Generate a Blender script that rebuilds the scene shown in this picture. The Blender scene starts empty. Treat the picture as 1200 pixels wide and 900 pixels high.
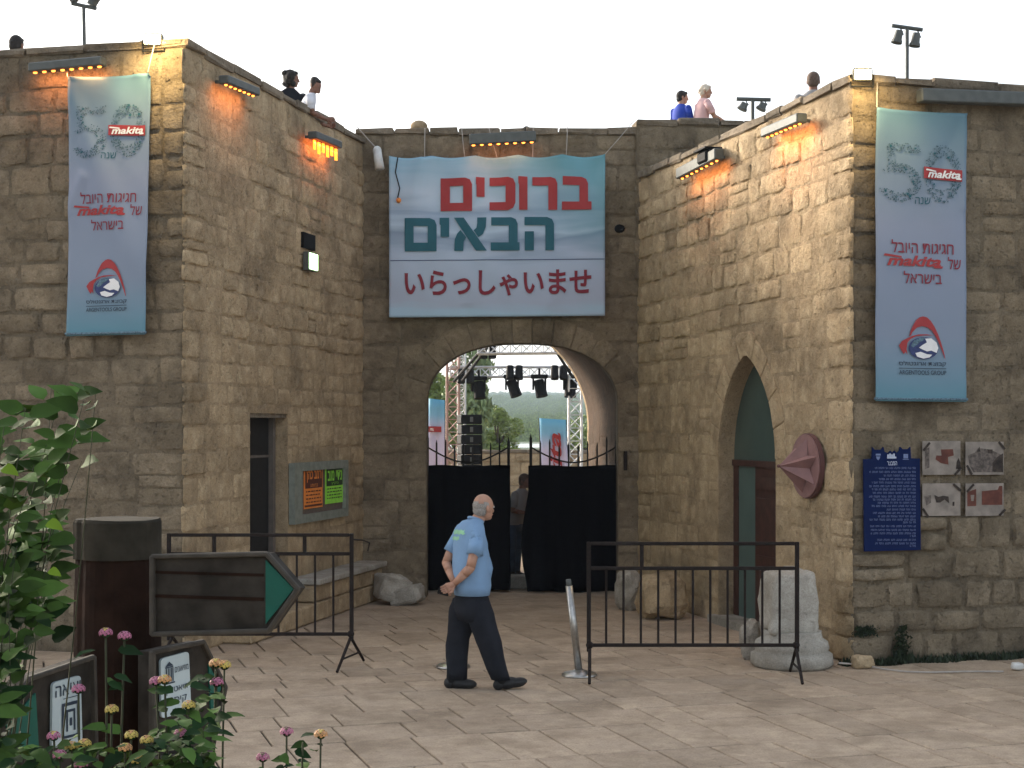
import bpy, bmesh, math, random
from mathutils import Vector, Matrix, noise as mnoise
from mathutils.geometry import tessellate_polygon
R = random.Random(7)
S = bpy.context.scene
C = S.collection
rad = math.radians

# ------------------------------------------------------------------ camera, light, exposure
F, CX, HY, CH = 1800.0, 600.0, 500.0, 2.31        # focal length in photo pixels, centre, horizon row, eye height
cd = bpy.data.cameras.new('camera'); cam = bpy.data.objects.new('camera', cd); C.objects.link(cam)
cam.location = (0, 0, CH); cam.rotation_euler = (rad(90), 0, 0)
cd.sensor_width = 36; cd.lens = 36 * F / 1200; cd.shift_y = (HY - 450) / 1200
cd.clip_start = .05; cd.clip_end = 20000
S.camera = cam

SUN_EL, SUN_AZ = 20, -48      # low sun behind the gatehouse, veiled
w = bpy.data.worlds.new('World'); S.world = w; w.use_nodes = True
nt = w.node_tree; nt.nodes.clear()
sky = nt.nodes.new('ShaderNodeTexSky'); sky.sky_type = 'NISHITA'; sky.sun_disc = False
sky.sun_elevation = rad(SUN_EL); sky.sun_rotation = rad(SUN_AZ); sky.dust_density = 3.0; sky.air_density = 1.0
hs = nt.nodes.new('ShaderNodeHueSaturation'); hs.inputs['Saturation'].default_value = .42
bg = nt.nodes.new('ShaderNodeBackground'); bg.inputs[1].default_value = .13
wo = nt.nodes.new('ShaderNodeOutputWorld')
nt.links.new(sky.outputs[0], hs.inputs['Color']); nt.links.new(hs.outputs[0], bg.inputs[0]); nt.links.new(bg.outputs[0], wo.inputs[0])
sl = bpy.data.lights.new('sun', 'SUN'); sl.energy = 2.0; sl.angle = rad(12); sl.color = (1, .86, .68)
so = bpy.data.objects.new('sun', sl); C.objects.link(so)
sdir = Vector((math.sin(rad(SUN_AZ)) * math.cos(rad(SUN_EL)), math.cos(rad(SUN_AZ)) * math.cos(rad(SUN_EL)), math.sin(rad(SUN_EL))))
so.rotation_euler = sdir.to_track_quat('Z', 'Y').to_euler(); so.location = sdir * 60
S.view_settings.view_transform = 'Standard'; S.view_settings.look = 'None'; S.view_settings.gamma = 1
S.view_settings.exposure = 1.6
S.cycles.use_denoising = True
S.cycles.max_bounces = 6

# ------------------------------------------------------------------ helpers
def P(px, py, d):
    "the point at distance d along the view through a pixel of the photograph"
    return Vector(((px - CX) / F * d, d, CH + (HY - py) / F * d))

def tag(o, label=None, cat=None, group=None, kind=None):
    if label: o['label'] = label
    if cat: o['category'] = cat
    if group: o['group'] = group
    if kind: o['kind'] = kind
    return o

def empty(name, loc, label=None, cat=None, group=None, kind=None):
    o = bpy.data.objects.new(name, None); C.objects.link(o); o.location = loc; o.empty_display_size = .1
    return tag(o, label, cat, group, kind)

def off(parent):
    v = Vector((0, 0, 0)); p = parent
    while p is not None:
        v = v + Vector(p.location); p = p.parent
    return v

def mk(name, verts, faces, mat, parent=None, smooth=False, uvs=None, kind=None, loc=None):
    "one mesh object, vertices given in world space"
    if parent is None and loc is not None: d = Vector(loc)
    else: d = off(parent)
    me = bpy.data.meshes.new(name)
    me.from_pydata([tuple(Vector(v) - d) for v in verts], [], faces)
    if mat is not None: me.materials.append(mat)
    if smooth: me.polygons.foreach_set('use_smooth', [True] * len(me.polygons))
    if uvs is not None:
        l = me.uv_layers.new(name='uv')
        for lp in me.loops: l.data[lp.index].uv = uvs[lp.vertex_index]
    me.update()
    o = bpy.data.objects.new(name, me); C.objects.link(o)
    if parent is not None: o.parent = parent
    elif loc is not None: o.location = d
    if kind: o['kind'] = kind
    return o

class MB:
    "collects simple shapes into one mesh"
    def __init__(s): s.v = []; s.f = []
    def add(s, v, f):
        n = len(s.v); s.v += [Vector(x) for x in v]; s.f += [tuple(i + n for i in q) for q in f]; return s
    def box(s, c, sx, sy, sz, U=None, Yv=None, bev=0):
        U = Vector(U) if U is not None else Vector((1, 0, 0)); U.normalize()
        Yv = Vector(Yv).normalized() if Yv is not None else Vector((0, 0, 1)).cross(U)
        Z = U.cross(Yv).normalized(); c = Vector(c)
        hx, hy, hz = sx / 2, sy / 2, sz / 2
        if bev <= 0:
            v = [c + U * (a * hx) + Yv * (b * hy) + Z * (k * hz) for k in (-1, 1) for a, b in ((-1, -1), (1, -1), (1, 1), (-1, 1))]
            f = [(3, 2, 1, 0), (4, 5, 6, 7), (0, 1, 5, 4), (1, 2, 6, 5), (2, 3, 7, 6), (3, 0, 4, 7)]
            return s.add(v, f)
        bm = bmesh.new(); bmesh.ops.create_cube(bm, size=1)
        for vv in bm.verts: vv.co = Vector((vv.co.x * sx, vv.co.y * sy, vv.co.z * sz))
        bmesh.ops.bevel(bm, geom=bm.edges[:], offset=bev, segments=1, affect='EDGES')
        bm.verts.index_update()
        v = [c + U * q.co.x + Yv * q.co.y + Z * q.co.z for q in bm.verts]; f = [tuple(x.index for x in q.verts) for q in bm.faces]
        bm.free(); return s.add(v, f)
    def tube(s, a, b, r, r2=None, n=8, caps=True):
        a, b = Vector(a), Vector(b); r2 = r if r2 is None else r2
        d = (b - a); 
        if d.length < 1e-6: return s
        d.normalize(); x = d.orthogonal().normalized(); y = d.cross(x)
        v = []
        for p, q in ((a, r), (b, r2)):
            for i in range(n):
                t = 2 * math.pi * i / n; v.append(p + x * (math.cos(t) * q) + y * (math.sin(t) * q))
        f = [(i, (i + 1) % n, n + (i + 1) % n, n + i) for i in range(n)]
        if caps: f += [tuple(range(n - 1, -1, -1)), tuple(range(n, 2 * n))]
        return s.add(v, f)
    def path(s, pts, r, n=6):
        pts = [Vector(p) for p in pts]; rings = []
        x = None
        for i, p in enumerate(pts):
            d = (pts[min(i + 1, len(pts) - 1)] - pts[max(i - 1, 0)]).normalized()
            x = d.orthogonal().normalized() if x is None else (x - d * x.dot(d)).normalized()
            y = d.cross(x); rr = r[i] if isinstance(r, (list, tuple)) else r
            rings.append([p + x * (math.cos(2 * math.pi * k / n) * rr) + y * (math.sin(2 * math.pi * k / n) * rr) for k in range(n)])
        v = [q for g in rings for q in g]
        f = [(i * n + k, i * n + (k + 1) % n, (i + 1) * n + (k + 1) % n, (i + 1) * n + k) for i in range(len(pts) - 1) for k in range(n)]
        f += [tuple(range(n - 1, -1, -1)), tuple(range((len(pts) - 1) * n, len(pts) * n))]
        return s.add(v, f)
    def lathe(s, c, prof, n=20, axis=(0, 0, 1), wob=0, rnd=None):
        c = Vector(c); A = Vector(axis).normalized(); x = A.orthogonal().normalized(); y = A.cross(x); v = []
        for r, h in prof:
            for k in range(n):
                t = 2 * math.pi * k / n; q = r * (1 + (rnd.uniform(-wob, wob) if wob else 0))
                v.append(c + A * h + x * (math.cos(t) * q) + y * (math.sin(t) * q))
        f = [(i * n + k, i * n + (k + 1) % n, (i + 1) * n + (k + 1) % n, (i + 1) * n + k) for i in range(len(prof) - 1) for k in range(n)]
        f += [tuple(range(n - 1, -1, -1)), tuple(range((len(prof) - 1) * n, len(prof) * n))]
        return s.add(v, f)
    def sph(s, c, rx, ry=None, rz=None, n=10, m=7, U=(1, 0, 0)):
        ry = rx if ry is None else ry; rz = rx if rz is None else rz
        U = Vector(U).normalized(); Yv = Vector((0, 0, 1)).cross(U); c = Vector(c); v = [c + Vector((0, 0, -rz))]
        for j in range(1, m):
            ph = -math.pi / 2 + math.pi * j / m
            for i in range(n):
                t = 2 * math.pi * i / n
                v.append(c + U * (rx * math.cos(ph) * math.cos(t)) + Yv * (ry * math.cos(ph) * math.sin(t)) + Vector((0, 0, rz * math.sin(ph))))
        v.append(c + Vector((0, 0, rz)))
        f = [(0, 1 + (i + 1) % n, 1 + i) for i in range(n)]
        for j in range(m - 2):
            f += [(1 + j * n + i, 1 + j * n + (i + 1) % n, 1 + (j + 1) * n + (i + 1) % n, 1 + (j + 1) * n + i) for i in range(n)]
        e = len(v) - 1; b = 1 + (m - 2) * n
        f += [(b + i, b + (i + 1) % n, e) for i in range(n)]
        return s.add(v, f)
    def prism(s, pts, dv):
        "closed outline (world points) extruded by vector dv"
        pts = [Vector(p) for p in pts]; dv = Vector(dv); n = len(pts)
        tri = tessellate_polygon([pts])
        v = pts + [p + dv for p in pts]
        f = [tuple(t) for t in tri] + [tuple(i + n for i in reversed(t)) for t in tri]
        f += [(i, (i + 1) % n, n + (i + 1) % n, n + i) for i in range(n)]
        return s.add(v, f)
    def obj(s, name, mat, parent=None, smooth=False, kind=None, loc=None, fix=True):
        o = mk(name, s.v, s.f, mat, parent, smooth, None, kind, loc)
        if fix:
            bm = bmesh.new(); bm.from_mesh(o.data); bmesh.ops.recalc_face_normals(bm, faces=bm.faces[:]); bm.to_mesh(o.data); bm.free()
        return o

# ------------------------------------------------------------------ materials
def nodes(name):
    m = bpy.data.materials.new(name); m.use_nodes = True
    t = m.node_tree; return m, t, t.nodes['Principled BSDF']
def lk(t, a, b): t.links.new(a, b)
def mat(name, col, rough=.6, metal=0, var=.12, scale=12, bump=.2, dist=.004, spec=.4, rnd=0, trans=0):
    m, t, b = nodes(name); N = t.nodes
    b.inputs['Roughness'].default_value = rough; b.inputs['Metallic'].default_value = metal
    b.inputs['Specular IOR Level'].default_value = spec
    geo = N.new('ShaderNodeNewGeometry'); nz = N.new('ShaderNodeTexNoise'); nz.inputs['Scale'].default_value = scale; nz.inputs['Detail'].default_value = 6
    lk(t, geo.outputs['Position'], nz.inputs['Vector'])
    mx = N.new('ShaderNodeMix'); mx.data_type = 'RGBA'
    mx.inputs[6].default_value = tuple(c * (1 - var) for c in col) + (1,); mx.inputs[7].default_value = tuple(min(1, c * (1 + var)) for c in col) + (1,)
    rp = N.new('ShaderNodeMapRange'); rp.inputs[1].default_value = .35; rp.inputs[2].default_value = .65
    lk(t, nz.outputs[0], rp.inputs[0]); lk(t, rp.outputs[0], mx.inputs[0]); out = mx.outputs[2]
    if rnd:
        oi = N.new('ShaderNodeObjectInfo'); r2 = N.new('ShaderNodeMapRange'); r2.inputs[3].default_value = 1 - rnd; r2.inputs[4].default_value = 1 + rnd
        h = N.new('ShaderNodeHueSaturation'); lk(t, oi.outputs['Random'], r2.inputs[0]); lk(t, r2.outputs[0], h.inputs['Value']); lk(t, out, h.inputs['Color']); out = h.outputs[0]
    lk(t, out, b.inputs['Base Color'])
    if bump:
        bp = N.new('ShaderNodeBump'); bp.inputs['Strength'].default_value = bump; bp.inputs['Distance'].default_value = dist
        n2 = N.new('ShaderNodeTexNoise'); n2.inputs['Scale'].default_value = scale * 5; n2.inputs['Detail'].default_value = 4
        lk(t, geo.outputs['Position'], n2.inputs['Vector']); lk(t, n2.outputs[0], bp.inputs['Height']); lk(t, bp.outputs[0], b.inputs['Normal'])
    if trans:
        b.inputs['Transmission Weight'].default_value = trans
    return m

def stone_mat(name, a, b_, c, rnd=.25, big=.8, bump=1.0, dark=(.09, .078, .062), darkamt=.5):
    "weathered limestone: three tones, pits, lichen stains with a shape of their own"
    m, t, b = nodes(name); N = t.nodes
    geo = N.new('ShaderNodeNewGeometry'); oi = N.new('ShaderNodeObjectInfo'); pos = geo.outputs['Position']
    def noise(sc, det=6, rough=.55, vec=None):
        n = N.new('ShaderNodeTexNoise'); n.inputs['Scale'].default_value = sc; n.inputs['Detail'].default_value = det; n.inputs['Roughness'].default_value = rough
        lk(t, vec or pos, n.inputs['Vector']); return n.outputs[0]
    def rng(x, lo, hi, o0=0, o1=1):
        r = N.new('ShaderNodeMapRange'); r.inputs[1].default_value = lo; r.inputs[2].default_value = hi; r.inputs[3].default_value = o0; r.inputs[4].default_value = o1
        lk(t, x, r.inputs[0]); return r.outputs[0]
    def mix(f, x, y, mode='MIX'):
        q = N.new('ShaderNodeMix'); q.data_type = 'RGBA'; q.blend_type = mode
        if isinstance(f, float): q.inputs[0].default_value = f
        else: lk(t, f, q.inputs[0])
        for i, z in ((6, x), (7, y)):
            if isinstance(z, tuple): q.inputs[i].default_value = z + (1,)
            else: lk(t, z, q.inputs[i])
        return q.outputs[2]
    # offset each stone's texture a little so neighbours differ
    ad = N.new('ShaderNodeVectorMath'); ad.operation = 'ADD'
    cb = N.new('ShaderNodeCombineXYZ'); ml = N.new('ShaderNodeMath'); ml.operation = 'MULTIPLY'; ml.inputs[1].default_value = 7.3
    lk(t, oi.outputs['Random'], ml.inputs[0]); lk(t, ml.outputs[0], cb.inputs[0]); lk(t, ml.outputs[0], cb.inputs[2])
    lk(t, pos, ad.inputs[0]); lk(t, cb.outputs[0], ad.inputs[1]); sp = ad.outputs[0]
    col = mix(rng(noise(2.2), .38, .62), a, b_)
    col = mix(rng(noise(6.5, 7, .6, sp), .45, .72), col, c)
    col = mix(rng(noise(.55, 5, .6), .42, .7, 0, big), col, dark, 'MULTIPLY') if False else col
    col = mix(rng(noise(15, 6, .7, sp), .52, .72, 0, .5), col, tuple(x * .62 for x in b_)); col = mix(rng(noise(4.2, 6, .65, sp), .60, .74, 0, .45), col, tuple(min(1, x * 1.25) for x in c))
    st = rng(noise(1.1, 7, .62), .5, .74, 0, darkamt); col = mix(st, col, dark)
    pit = rng(noise(26, 5, .65, sp), .58, .72, 0, .38); col = mix(pit, col, tuple(x * .45 for x in a))
    fine = rng(noise(70, 4), .3, .7, .82, 1.14)
    h = N.new('ShaderNodeHueSaturation'); vv = N.new('ShaderNodeMath'); vv.operation = 'MULTIPLY'
    lk(t, rng(oi.outputs['Random'], 0, 1, 1 - rnd, 1 + rnd), vv.inputs[0]); lk(t, fine, vv.inputs[1])
    lk(t, vv.outputs[0], h.inputs['Value']); lk(t, col, h.inputs['Color']); lk(t, h.outputs[0], b.inputs['Base Color'])
    b.inputs['Roughness'].default_value = .93; b.inputs['Specular IOR Level'].default_value = .15
    # relief
    hgt = N.new('ShaderNodeMath'); hgt.operation = 'ADD'; m2 = N.new('ShaderNodeMath'); m2.operation = 'MULTIPLY'; m2.inputs[1].default_value = .35
    lk(t, noise(38, 5, .6, sp), m2.inputs[0]); lk(t, noise(9, 8, .62, sp), hgt.inputs[0]); lk(t, m2.outputs[0], hgt.inputs[1])
    hg2 = N.new('ShaderNodeMath'); hg2.operation = 'SUBTRACT'; lk(t, hgt.outputs[0], hg2.inputs[0]); lk(t, pit, hg2.inputs[1])
    bp = N.new('ShaderNodeBump'); bp.inputs['Strength'].default_value = bump; bp.inputs['Distance'].default_value = .03
    lk(t, hg2.outputs[0], bp.inputs['Height']); lk(t, bp.outputs[0], b.inputs['Normal'])
    return m

def emit(name, col, strength):
    m, t, b = nodes(name); b.inputs['Base Color'].default_value = tuple(col) + (1,)
    b.inputs['Emission Color'].default_value = tuple(col) + (1,); b.inputs['Emission Strength'].default_value = strength; return m

M = {}
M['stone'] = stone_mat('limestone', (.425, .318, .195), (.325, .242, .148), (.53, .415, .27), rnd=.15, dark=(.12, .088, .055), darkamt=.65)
M['stone_grey_shaded'] = stone_mat('shaded_grey_limestone', (.208, .165, .112), (.152, .121, .083), (.265, .214, .150), rnd=.17, darkamt=.75, dark=(.075, .058, .04))  # greyer, darker limestone copy: shade of the front-facing walls put into the colour
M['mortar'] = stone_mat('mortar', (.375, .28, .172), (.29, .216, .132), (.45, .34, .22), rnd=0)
M['mortar_grey_shaded'] = stone_mat('shaded_grey_mortar', (.17, .136, .093), (.128, .102, .071), (.215, .173, .121), rnd=0)  # mortar darkened to match, front-face shade held in its colour
M['coping'] = stone_mat('worn_coping', (.23, .185, .135), (.17, .14, .105), (.29, .24, .18), rnd=.15, darkamt=.7)
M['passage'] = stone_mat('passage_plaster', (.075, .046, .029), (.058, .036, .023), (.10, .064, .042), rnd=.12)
M['paving'] = stone_mat('paving_limestone', (.405, .318, .237), (.345, .266, .193), (.475, .375, .27), rnd=.12, bump=.45, dark=(.20, .155, .11), darkamt=.6)
M['joint'] = mat('paving_joint', (.045, .034, .025), .95)
M['white_stone'] = stone_mat('pale_marble', (.36, .335, .29), (.30, .275, .235), (.45, .425, .375), rnd=.1, dark=(.20, .17, .13), darkamt=.6, bump=.6)
M['grey_stone'] = stone_mat('grey_rubble', (.30, .27, .23), (.25, .23, .19), (.38, .35, .30), rnd=.1)
M['iron'] = mat('rusty_black_iron', (.014, .008, .006), .75, .3, .4, 40, .4, .002)
M['black_iron'] = mat('black_iron', (.012, .011, .011), .55, .3)
M['steel'] = mat('brushed_steel', (.42, .41, .39), .33, .9, .12, 30, .1, .001)
M['alu'] = mat('aluminium_truss', (.55, .56, .57), .4, .7, .1)
M['truss_red'] = mat('reddish_truss', (.42, .27, .23), .5, .3, .1)
M['fabric_black'] = mat('black_fabric', (.0034, .0034, .0044), 1, 0, .2, 20, .3, .01, 0)
M['black'] = mat('black_plastic', (.007, .007, .008), .7, spec=.15)
M['housing'] = mat('grey_metal_housing', (.10, .108, .104), .6, .3)
M['wood_dark'] = mat('dark_stained_wood', (.020, .0105, .0075), .9, 0, .3, 14, .5, .004, .08)
M['wood_top'] = mat('weathered_wood_top', (.034, .030, .023), .95, 0, .25, 14, .5, .004, .08)
M['board'] = mat('dark_sign_board', (.034, .029, .024), .85, 0, .35, 14, .5, .004, .15)
M['board_rim'] = mat('weathered_board_rim', (.055, .047, .038), .85, 0, .25, 20, .5, .003)
M['green'] = mat('green_arrow_paint', (.0, .085, .06), .6, 0, .08)
M['plate'] = mat('white_sign_plate', (.42, .50, .53), .5, 0, .05)
M['ink'] = mat('dark_blue_ink', (.02, .035, .06), .6, 0, .05, bump=0)
M['door_dark'] = mat('dark_door', (.010, .010, .011), .55, 0, .3)
M['door_frame'] = mat('grey_door_frame', (.12, .10, .085), .7)
M['door_wood'] = mat('brown_wood_door', (.05, .02, .015), .55, 0, .25, 10)
M['door_green'] = mat('green_grey_panel', (.07, .11, .10), .4, 0, .08, 3)
M['glass'] = mat('green_tinted_glass', (.055, .082, .072), .25, 0, .1, 2, 0, spec=.45)
M['pink'] = mat('dusty_pink_metal', (.23, .125, .12), .6, 0, .12, 8, .1)
M['pink_rim'] = mat('dark_pink_rim', (.12, .055, .055), .6)
M['frame_grey'] = mat('grey_green_frame', (.20, .215, .18), .7, 0, .15, 14, .3, .003)
M['orange'] = mat('orange_poster', (.78, .25, .05), .6, 0, .08, bump=0)
M['lime'] = mat('lime_poster', (.30, .72, .07), .6, 0, .08, bump=0)
M['poster_dark_o'] = mat('dark_print_orange', (.10, .03, .02), .6, bump=0)
M['poster_dark_g'] = mat('dark_print_green', (.025, .05, .02), .6, bump=0)
M['back_panel'] = mat('board_back', (.12, .09, .07), .8)  # plain brown backing of the noticeboard
M['blue_sign'] = mat('navy_enamel', (.005, .013, .065), .75, 0, .08, 4, .05, spec=.1)
M['blue_ink'] = mat('pale_blue_print', (.15, .20, .36), .5, 0, .15, 60, 0)
M['pale_ink'] = mat('pale_print', (.5, .55, .68), .5, bump=0)
M['red'] = mat('red_print', (.33, .032, .036), .65, 0, .05, bump=0)
M['dred'] = mat('crimson_print', (.20, .014, .032), .65, 0, .05, bump=0)
M['teal'] = mat('teal_print', (.010, .095, .135), .65, 0, .05, bump=0)
M['navy'] = mat('navy_print', (.03, .045, .14), .65, 0, .2, 40, bump=0)
M['dots'] = mat('grey_teal_dots', (.03, .085, .12), .65, 0, .4, 60, bump=0)
M['dots_pale'] = mat('pale_grey_dots', (.085, .15, .20), .65, 0, .4, 60, bump=0)
M['white_print'] = mat('white_print', (.75, .75, .76), .6, 0, .04, bump=0)
M['globe'] = mat('globe_print', (.25, .30, .42), .65, 0, .75, 22, bump=0)
M['rope'] = mat('pale_rope', (.36, .33, .30), .8)
M['white_plastic'] = mat('white_plastic', (.6, .6, .58), .5)
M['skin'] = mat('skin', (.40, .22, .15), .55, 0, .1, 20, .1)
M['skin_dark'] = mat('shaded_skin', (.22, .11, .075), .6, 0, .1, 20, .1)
M['scalp'] = mat('sunlit_scalp', (.48, .27, .19), .5, 0, .1, 20, .1)
M['hair_grey'] = mat('short_grey_hair', (.27, .25, .23), .85, 0, .25, 90, .7, .004)
M['hair_dark'] = mat('dark_hair', (.02, .016, .014), .75, 0, .3, 60, .6, .006)
M['hair_brown'] = mat('brown_hair', (.12, .08, .06), .8, 0, .25, 60, .6, .006)
M['hair_white'] = mat('blond_white_hair', (.62, .54, .44), .8, 0, .2, 50, .6, .006)
M['shirt_blue'] = mat('light_blue_polo', (.18, .30, .47), .85, 0, .08, 5, .35, .01)
M['print_lime'] = mat('lime_shirt_print', (.26, .52, .32), .8, bump=0)
M['trousers'] = mat('charcoal_trousers', (.017, .0185, .024), .95, 0, .2, 6, .5, .014, .1)
M['jeans'] = mat('blue_jeans', (.05, .075, .12), .9, 0, .2, 8, .4)
M['shoe'] = mat('black_shoe', (.008, .008, .009), .6)
M['shirt_white'] = mat('white_shirt', (.62, .63, .68), .85, 0, .05, 5, .3, .01)
M['shirt_grey'] = mat('grey_white_shirt', (.30, .29, .29), .85, 0, .05, 5, .3, .01)
M['shirt_pink'] = mat('pink_blouse', (.62, .40, .40), .85, 0, .06, 5, .3, .01)
M['shirt_royal'] = mat('royal_blue_shirt', (.015, .05, .36), .85, 0, .06, 5, .3, .01)
M['leaf'] = mat('green_leaf', (.050, .098, .020), .75, 0, .35, 9, .2, .002, .12, rnd=.5)
M['leaf_lime'] = mat('young_yellow_leaf', (.15, .24, .02), .7, 0, .15, 9, .2, .002, .1, rnd=.1)
M['leaf_dark'] = mat('dark_leaf', (.012, .032, .010), .8, 0, .3, 9, .2, .002, .1, rnd=.3)
M['stem'] = mat('green_brown_stem', (.035, .04, .018), .9)
M['bark'] = mat('bark', (.09, .07, .05), .9, 0, .3, 12, .6, .01)
M['petal_pink'] = mat('pink_petal', (.40, .13, .22), .6, 0, .25, 200, 0)
M['petal_yellow'] = mat('yellow_petal', (.50, .38, .09), .6, 0, .25, 200, 0)
M['petal_orange'] = mat('orange_petal', (.52, .27, .11), .6, 0, .25, 200, 0)
M['crown'] = mat('tree_leaf', (.15, .20, .04), .7, 0, .4, 3, .2, .01)
M['crown_light'] = mat('pale_tree_leaf', (.17, .23, .10), .7, 0, .35, 3, .2, .01)
M['moss'] = mat('dark_weeds', (.02, .032, .014), .8, 0, .4, 20, .2)
M['ground'] = stone_mat('earth_ground', (.26, .22, .15), (.21, .18, .12), (.30, .26, .18), rnd=0)
M['meadow'] = mat('distant_fields', (.06, .085, .04), .95, 0, .35, .02, 0)
M['water'] = mat('lagoon_water', (.30, .36, .40), .15, 0, .05, .05, 0)
M['house'] = mat('pale_house_wall', (.60, .58, .54), .8)
M['house_roof'] = mat('house_roof', (.30, .15, .10), .8)
M['flag'] = mat('flag_lilac', (.55, .52, .66), .7, 0, .05, 3, 0)
M['bulb'] = emit('orange_bulb', (1, .22, .03), 2.6)
M['bulb_hot'] = emit('hot_orange_element', (1, .16, .01), 2.2)
M['lamp_green'] = emit('greenish_white_lamp', (.62, 1, .5), 3)
M['flood'] = emit('warm_floodlight', (1, .72, .30), 60)

def banner_mat(name, stops, swoosh=.5, sc=2.2, ang=0.6, tint=(.05, .30, .38)):
    m, t, b = nodes(name); N = t.nodes
    uv = N.new('ShaderNodeUVMap'); sx = N.new('ShaderNodeSeparateXYZ'); lk(t, uv.outputs[0], sx.inputs[0])
    nz = N.new('ShaderNodeTexNoise'); nz.inputs['Scale'].default_value = sc; nz.inputs['Detail'].default_value = 3; nz.inputs['Distortion'].default_value = .6
    mp = N.new('ShaderNodeMapping'); mp.inputs['Rotation'].default_value = (0, 0, ang); mp.inputs['Scale'].default_value = (.6, 2.4, 1)
    lk(t, uv.outputs[0], mp.inputs[0]); lk(t, mp.outputs[0], nz.inputs['Vector'])
    ma = N.new('ShaderNodeMath'); ma.operation = 'MULTIPLY_ADD'; ma.inputs[1].default_value = swoosh * .5
    lk(t, nz.outputs[0], ma.inputs[0]); lk(t, sx.outputs[1], ma.inputs[2])
    sb = N.new('ShaderNodeMath'); sb.operation = 'SUBTRACT'; sb.inputs[1].default_value = swoosh * .25; lk(t, ma.outputs[0], sb.inputs[0])
    rp = N.new('ShaderNodeValToRGB'); cr = rp.color_ramp
    while len(cr.elements) < len(stops): cr.elements.new(.5)
    for e, (p, c) in zip(cr.elements, stops): e.position = p; e.color = tuple(c) + (1,)
    lk(t, sb.outputs[0], rp.inputs[0])
    if tint:
        # a teal corner printed towards the upper right
        m1 = N.new('ShaderNodeMath'); m1.operation = 'ADD'; lk(t, sx.outputs[0], m1.inputs[0]); lk(t, sb.outputs[0], m1.inputs[1])
        r2 = N.new('ShaderNodeMapRange'); r2.inputs[1].default_value = 1.25; r2.inputs[2].default_value = 1.75; r2.inputs[4].default_value = .85; lk(t, m1.outputs[0], r2.inputs[0])
        q = N.new('ShaderNodeMix'); q.data_type = 'RGBA'; lk(t, r2.outputs[0], q.inputs[0]); lk(t, rp.outputs[0], q.inputs[6]); q.inputs[7].default_value = tuple(tint) + (1,)
        lk(t, q.outputs[2], b.inputs['Base Color'])
    else: lk(t, rp.outputs[0], b.inputs['Base Color'])
    b.inputs['Roughness'].default_value = .55; b.inputs['Specular IOR Level'].default_value = .3
    return m
M['banner'] = banner_mat('banner_print', [(0, (.36, .50, .64)), (.08, (.38, .43, .56)), (.35, (.40, .48, .62)), (.5, (.22, .30, .42)), (.55, (.44, .55, .68)), (.68, (.27, .36, .50)), (.76, (.45, .55, .67)), (1, (.24, .42, .54))], swoosh=.9, tint=(.11, .30, .36))
M['banner_tall'] = banner_mat('tall_banner_print', [(0, (.10, .24, .31)), (.07, (.14, .25, .33)), (.22, (.21, .26, .35)), (.6, (.23, .27, .37)), (.8, (.18, .25, .33)), (1, (.10, .20, .26))], swoosh=.15, tint=None)
# ------------------------------------------------------------------ the setting: ground, paving, hills
class Wall:
    "a vertical plane: u to the right along it, v up, out = towards the viewer's side"
    def __init__(s, a, b, H):
        s.O = Vector((a[0], a[1], 0)); B = Vector((b[0], b[1], 0)); s.L = (B - s.O).length; s.U = (B - s.O).normalized(); s.Y = Vector((-s.U.y, s.U.x, 0)); s.H = H
        s.ang = math.atan2(s.U.y, s.U.x)
    def p(s, u, v, out=0): return s.O + s.U * u - s.Y * out + Vector((0, 0, v))
    def uv(s, px, py, out=0):
        d = Vector(((px - CX) / F, 1, (HY - py) / F)); c = Vector((0, 0, CH)); q = s.O - s.Y * out
        t = (q - c).dot(s.Y) / d.dot(s.Y); h = c + d * t
        return (h - s.O).dot(s.U), h.z

gv = [(-3000, -200, -.06), (3000, -200, -.06), (3000, 9000, -.06), (-3000, 9000, -.06)]
g = mk('ground', gv, [(0, 1, 2, 3)], M['meadow'], loc=(0, 0, 0)); g['kind'] = 'structure'
g = mk('earth_yard', [(-60, -20, -.04), (60, -20, -.04), (60, 75, -.04), (-60, 75, -.04)], [(0, 1, 2, 3)], M['ground'], loc=(0, 0, 0)); g['kind'] = 'structure'
g = mk('lagoon', [(-300, 172, -.03), (300, 172, -.03), (300, 212, -.03), (-300, 212, -.03)], [(0, 1, 2, 3)], M['water'], loc=(0, 0, 0)); g['kind'] = 'structure'
hv, hf = [], []
nx, ny = 70, 40
for j in range(ny):
    for i in range(nx):
        x = -1400 + 2800 * i / (nx - 1); y = 230 + 2200 * j / (ny - 1)
        t = min(1, max(0, (y - 250) / 1250)); h = 26 * (t * t * (3 - 2 * t)) * (1 + .35 * mnoise.noise(Vector((x / 420, y / 500, 0)))) + 3 * mnoise.noise(Vector((x / 90, y / 90, 3))) * min(1, t * 5)
        hv.append((x, y, h - 1.5 + min(1.5, t * 30)))
for j in range(ny - 1):
    for i in range(nx - 1):
        a = j * nx + i; hf.append((a, a + 1, a + nx + 1, a + nx))
M['hill'] = mat('wooded_hill', (.03, .055, .028), .95, 0, .5, .03, 0)
hl = mk('hills', hv, hf, M['hill'], smooth=True, loc=(0, 0, 0)); hl['kind'] = 'structure'

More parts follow.
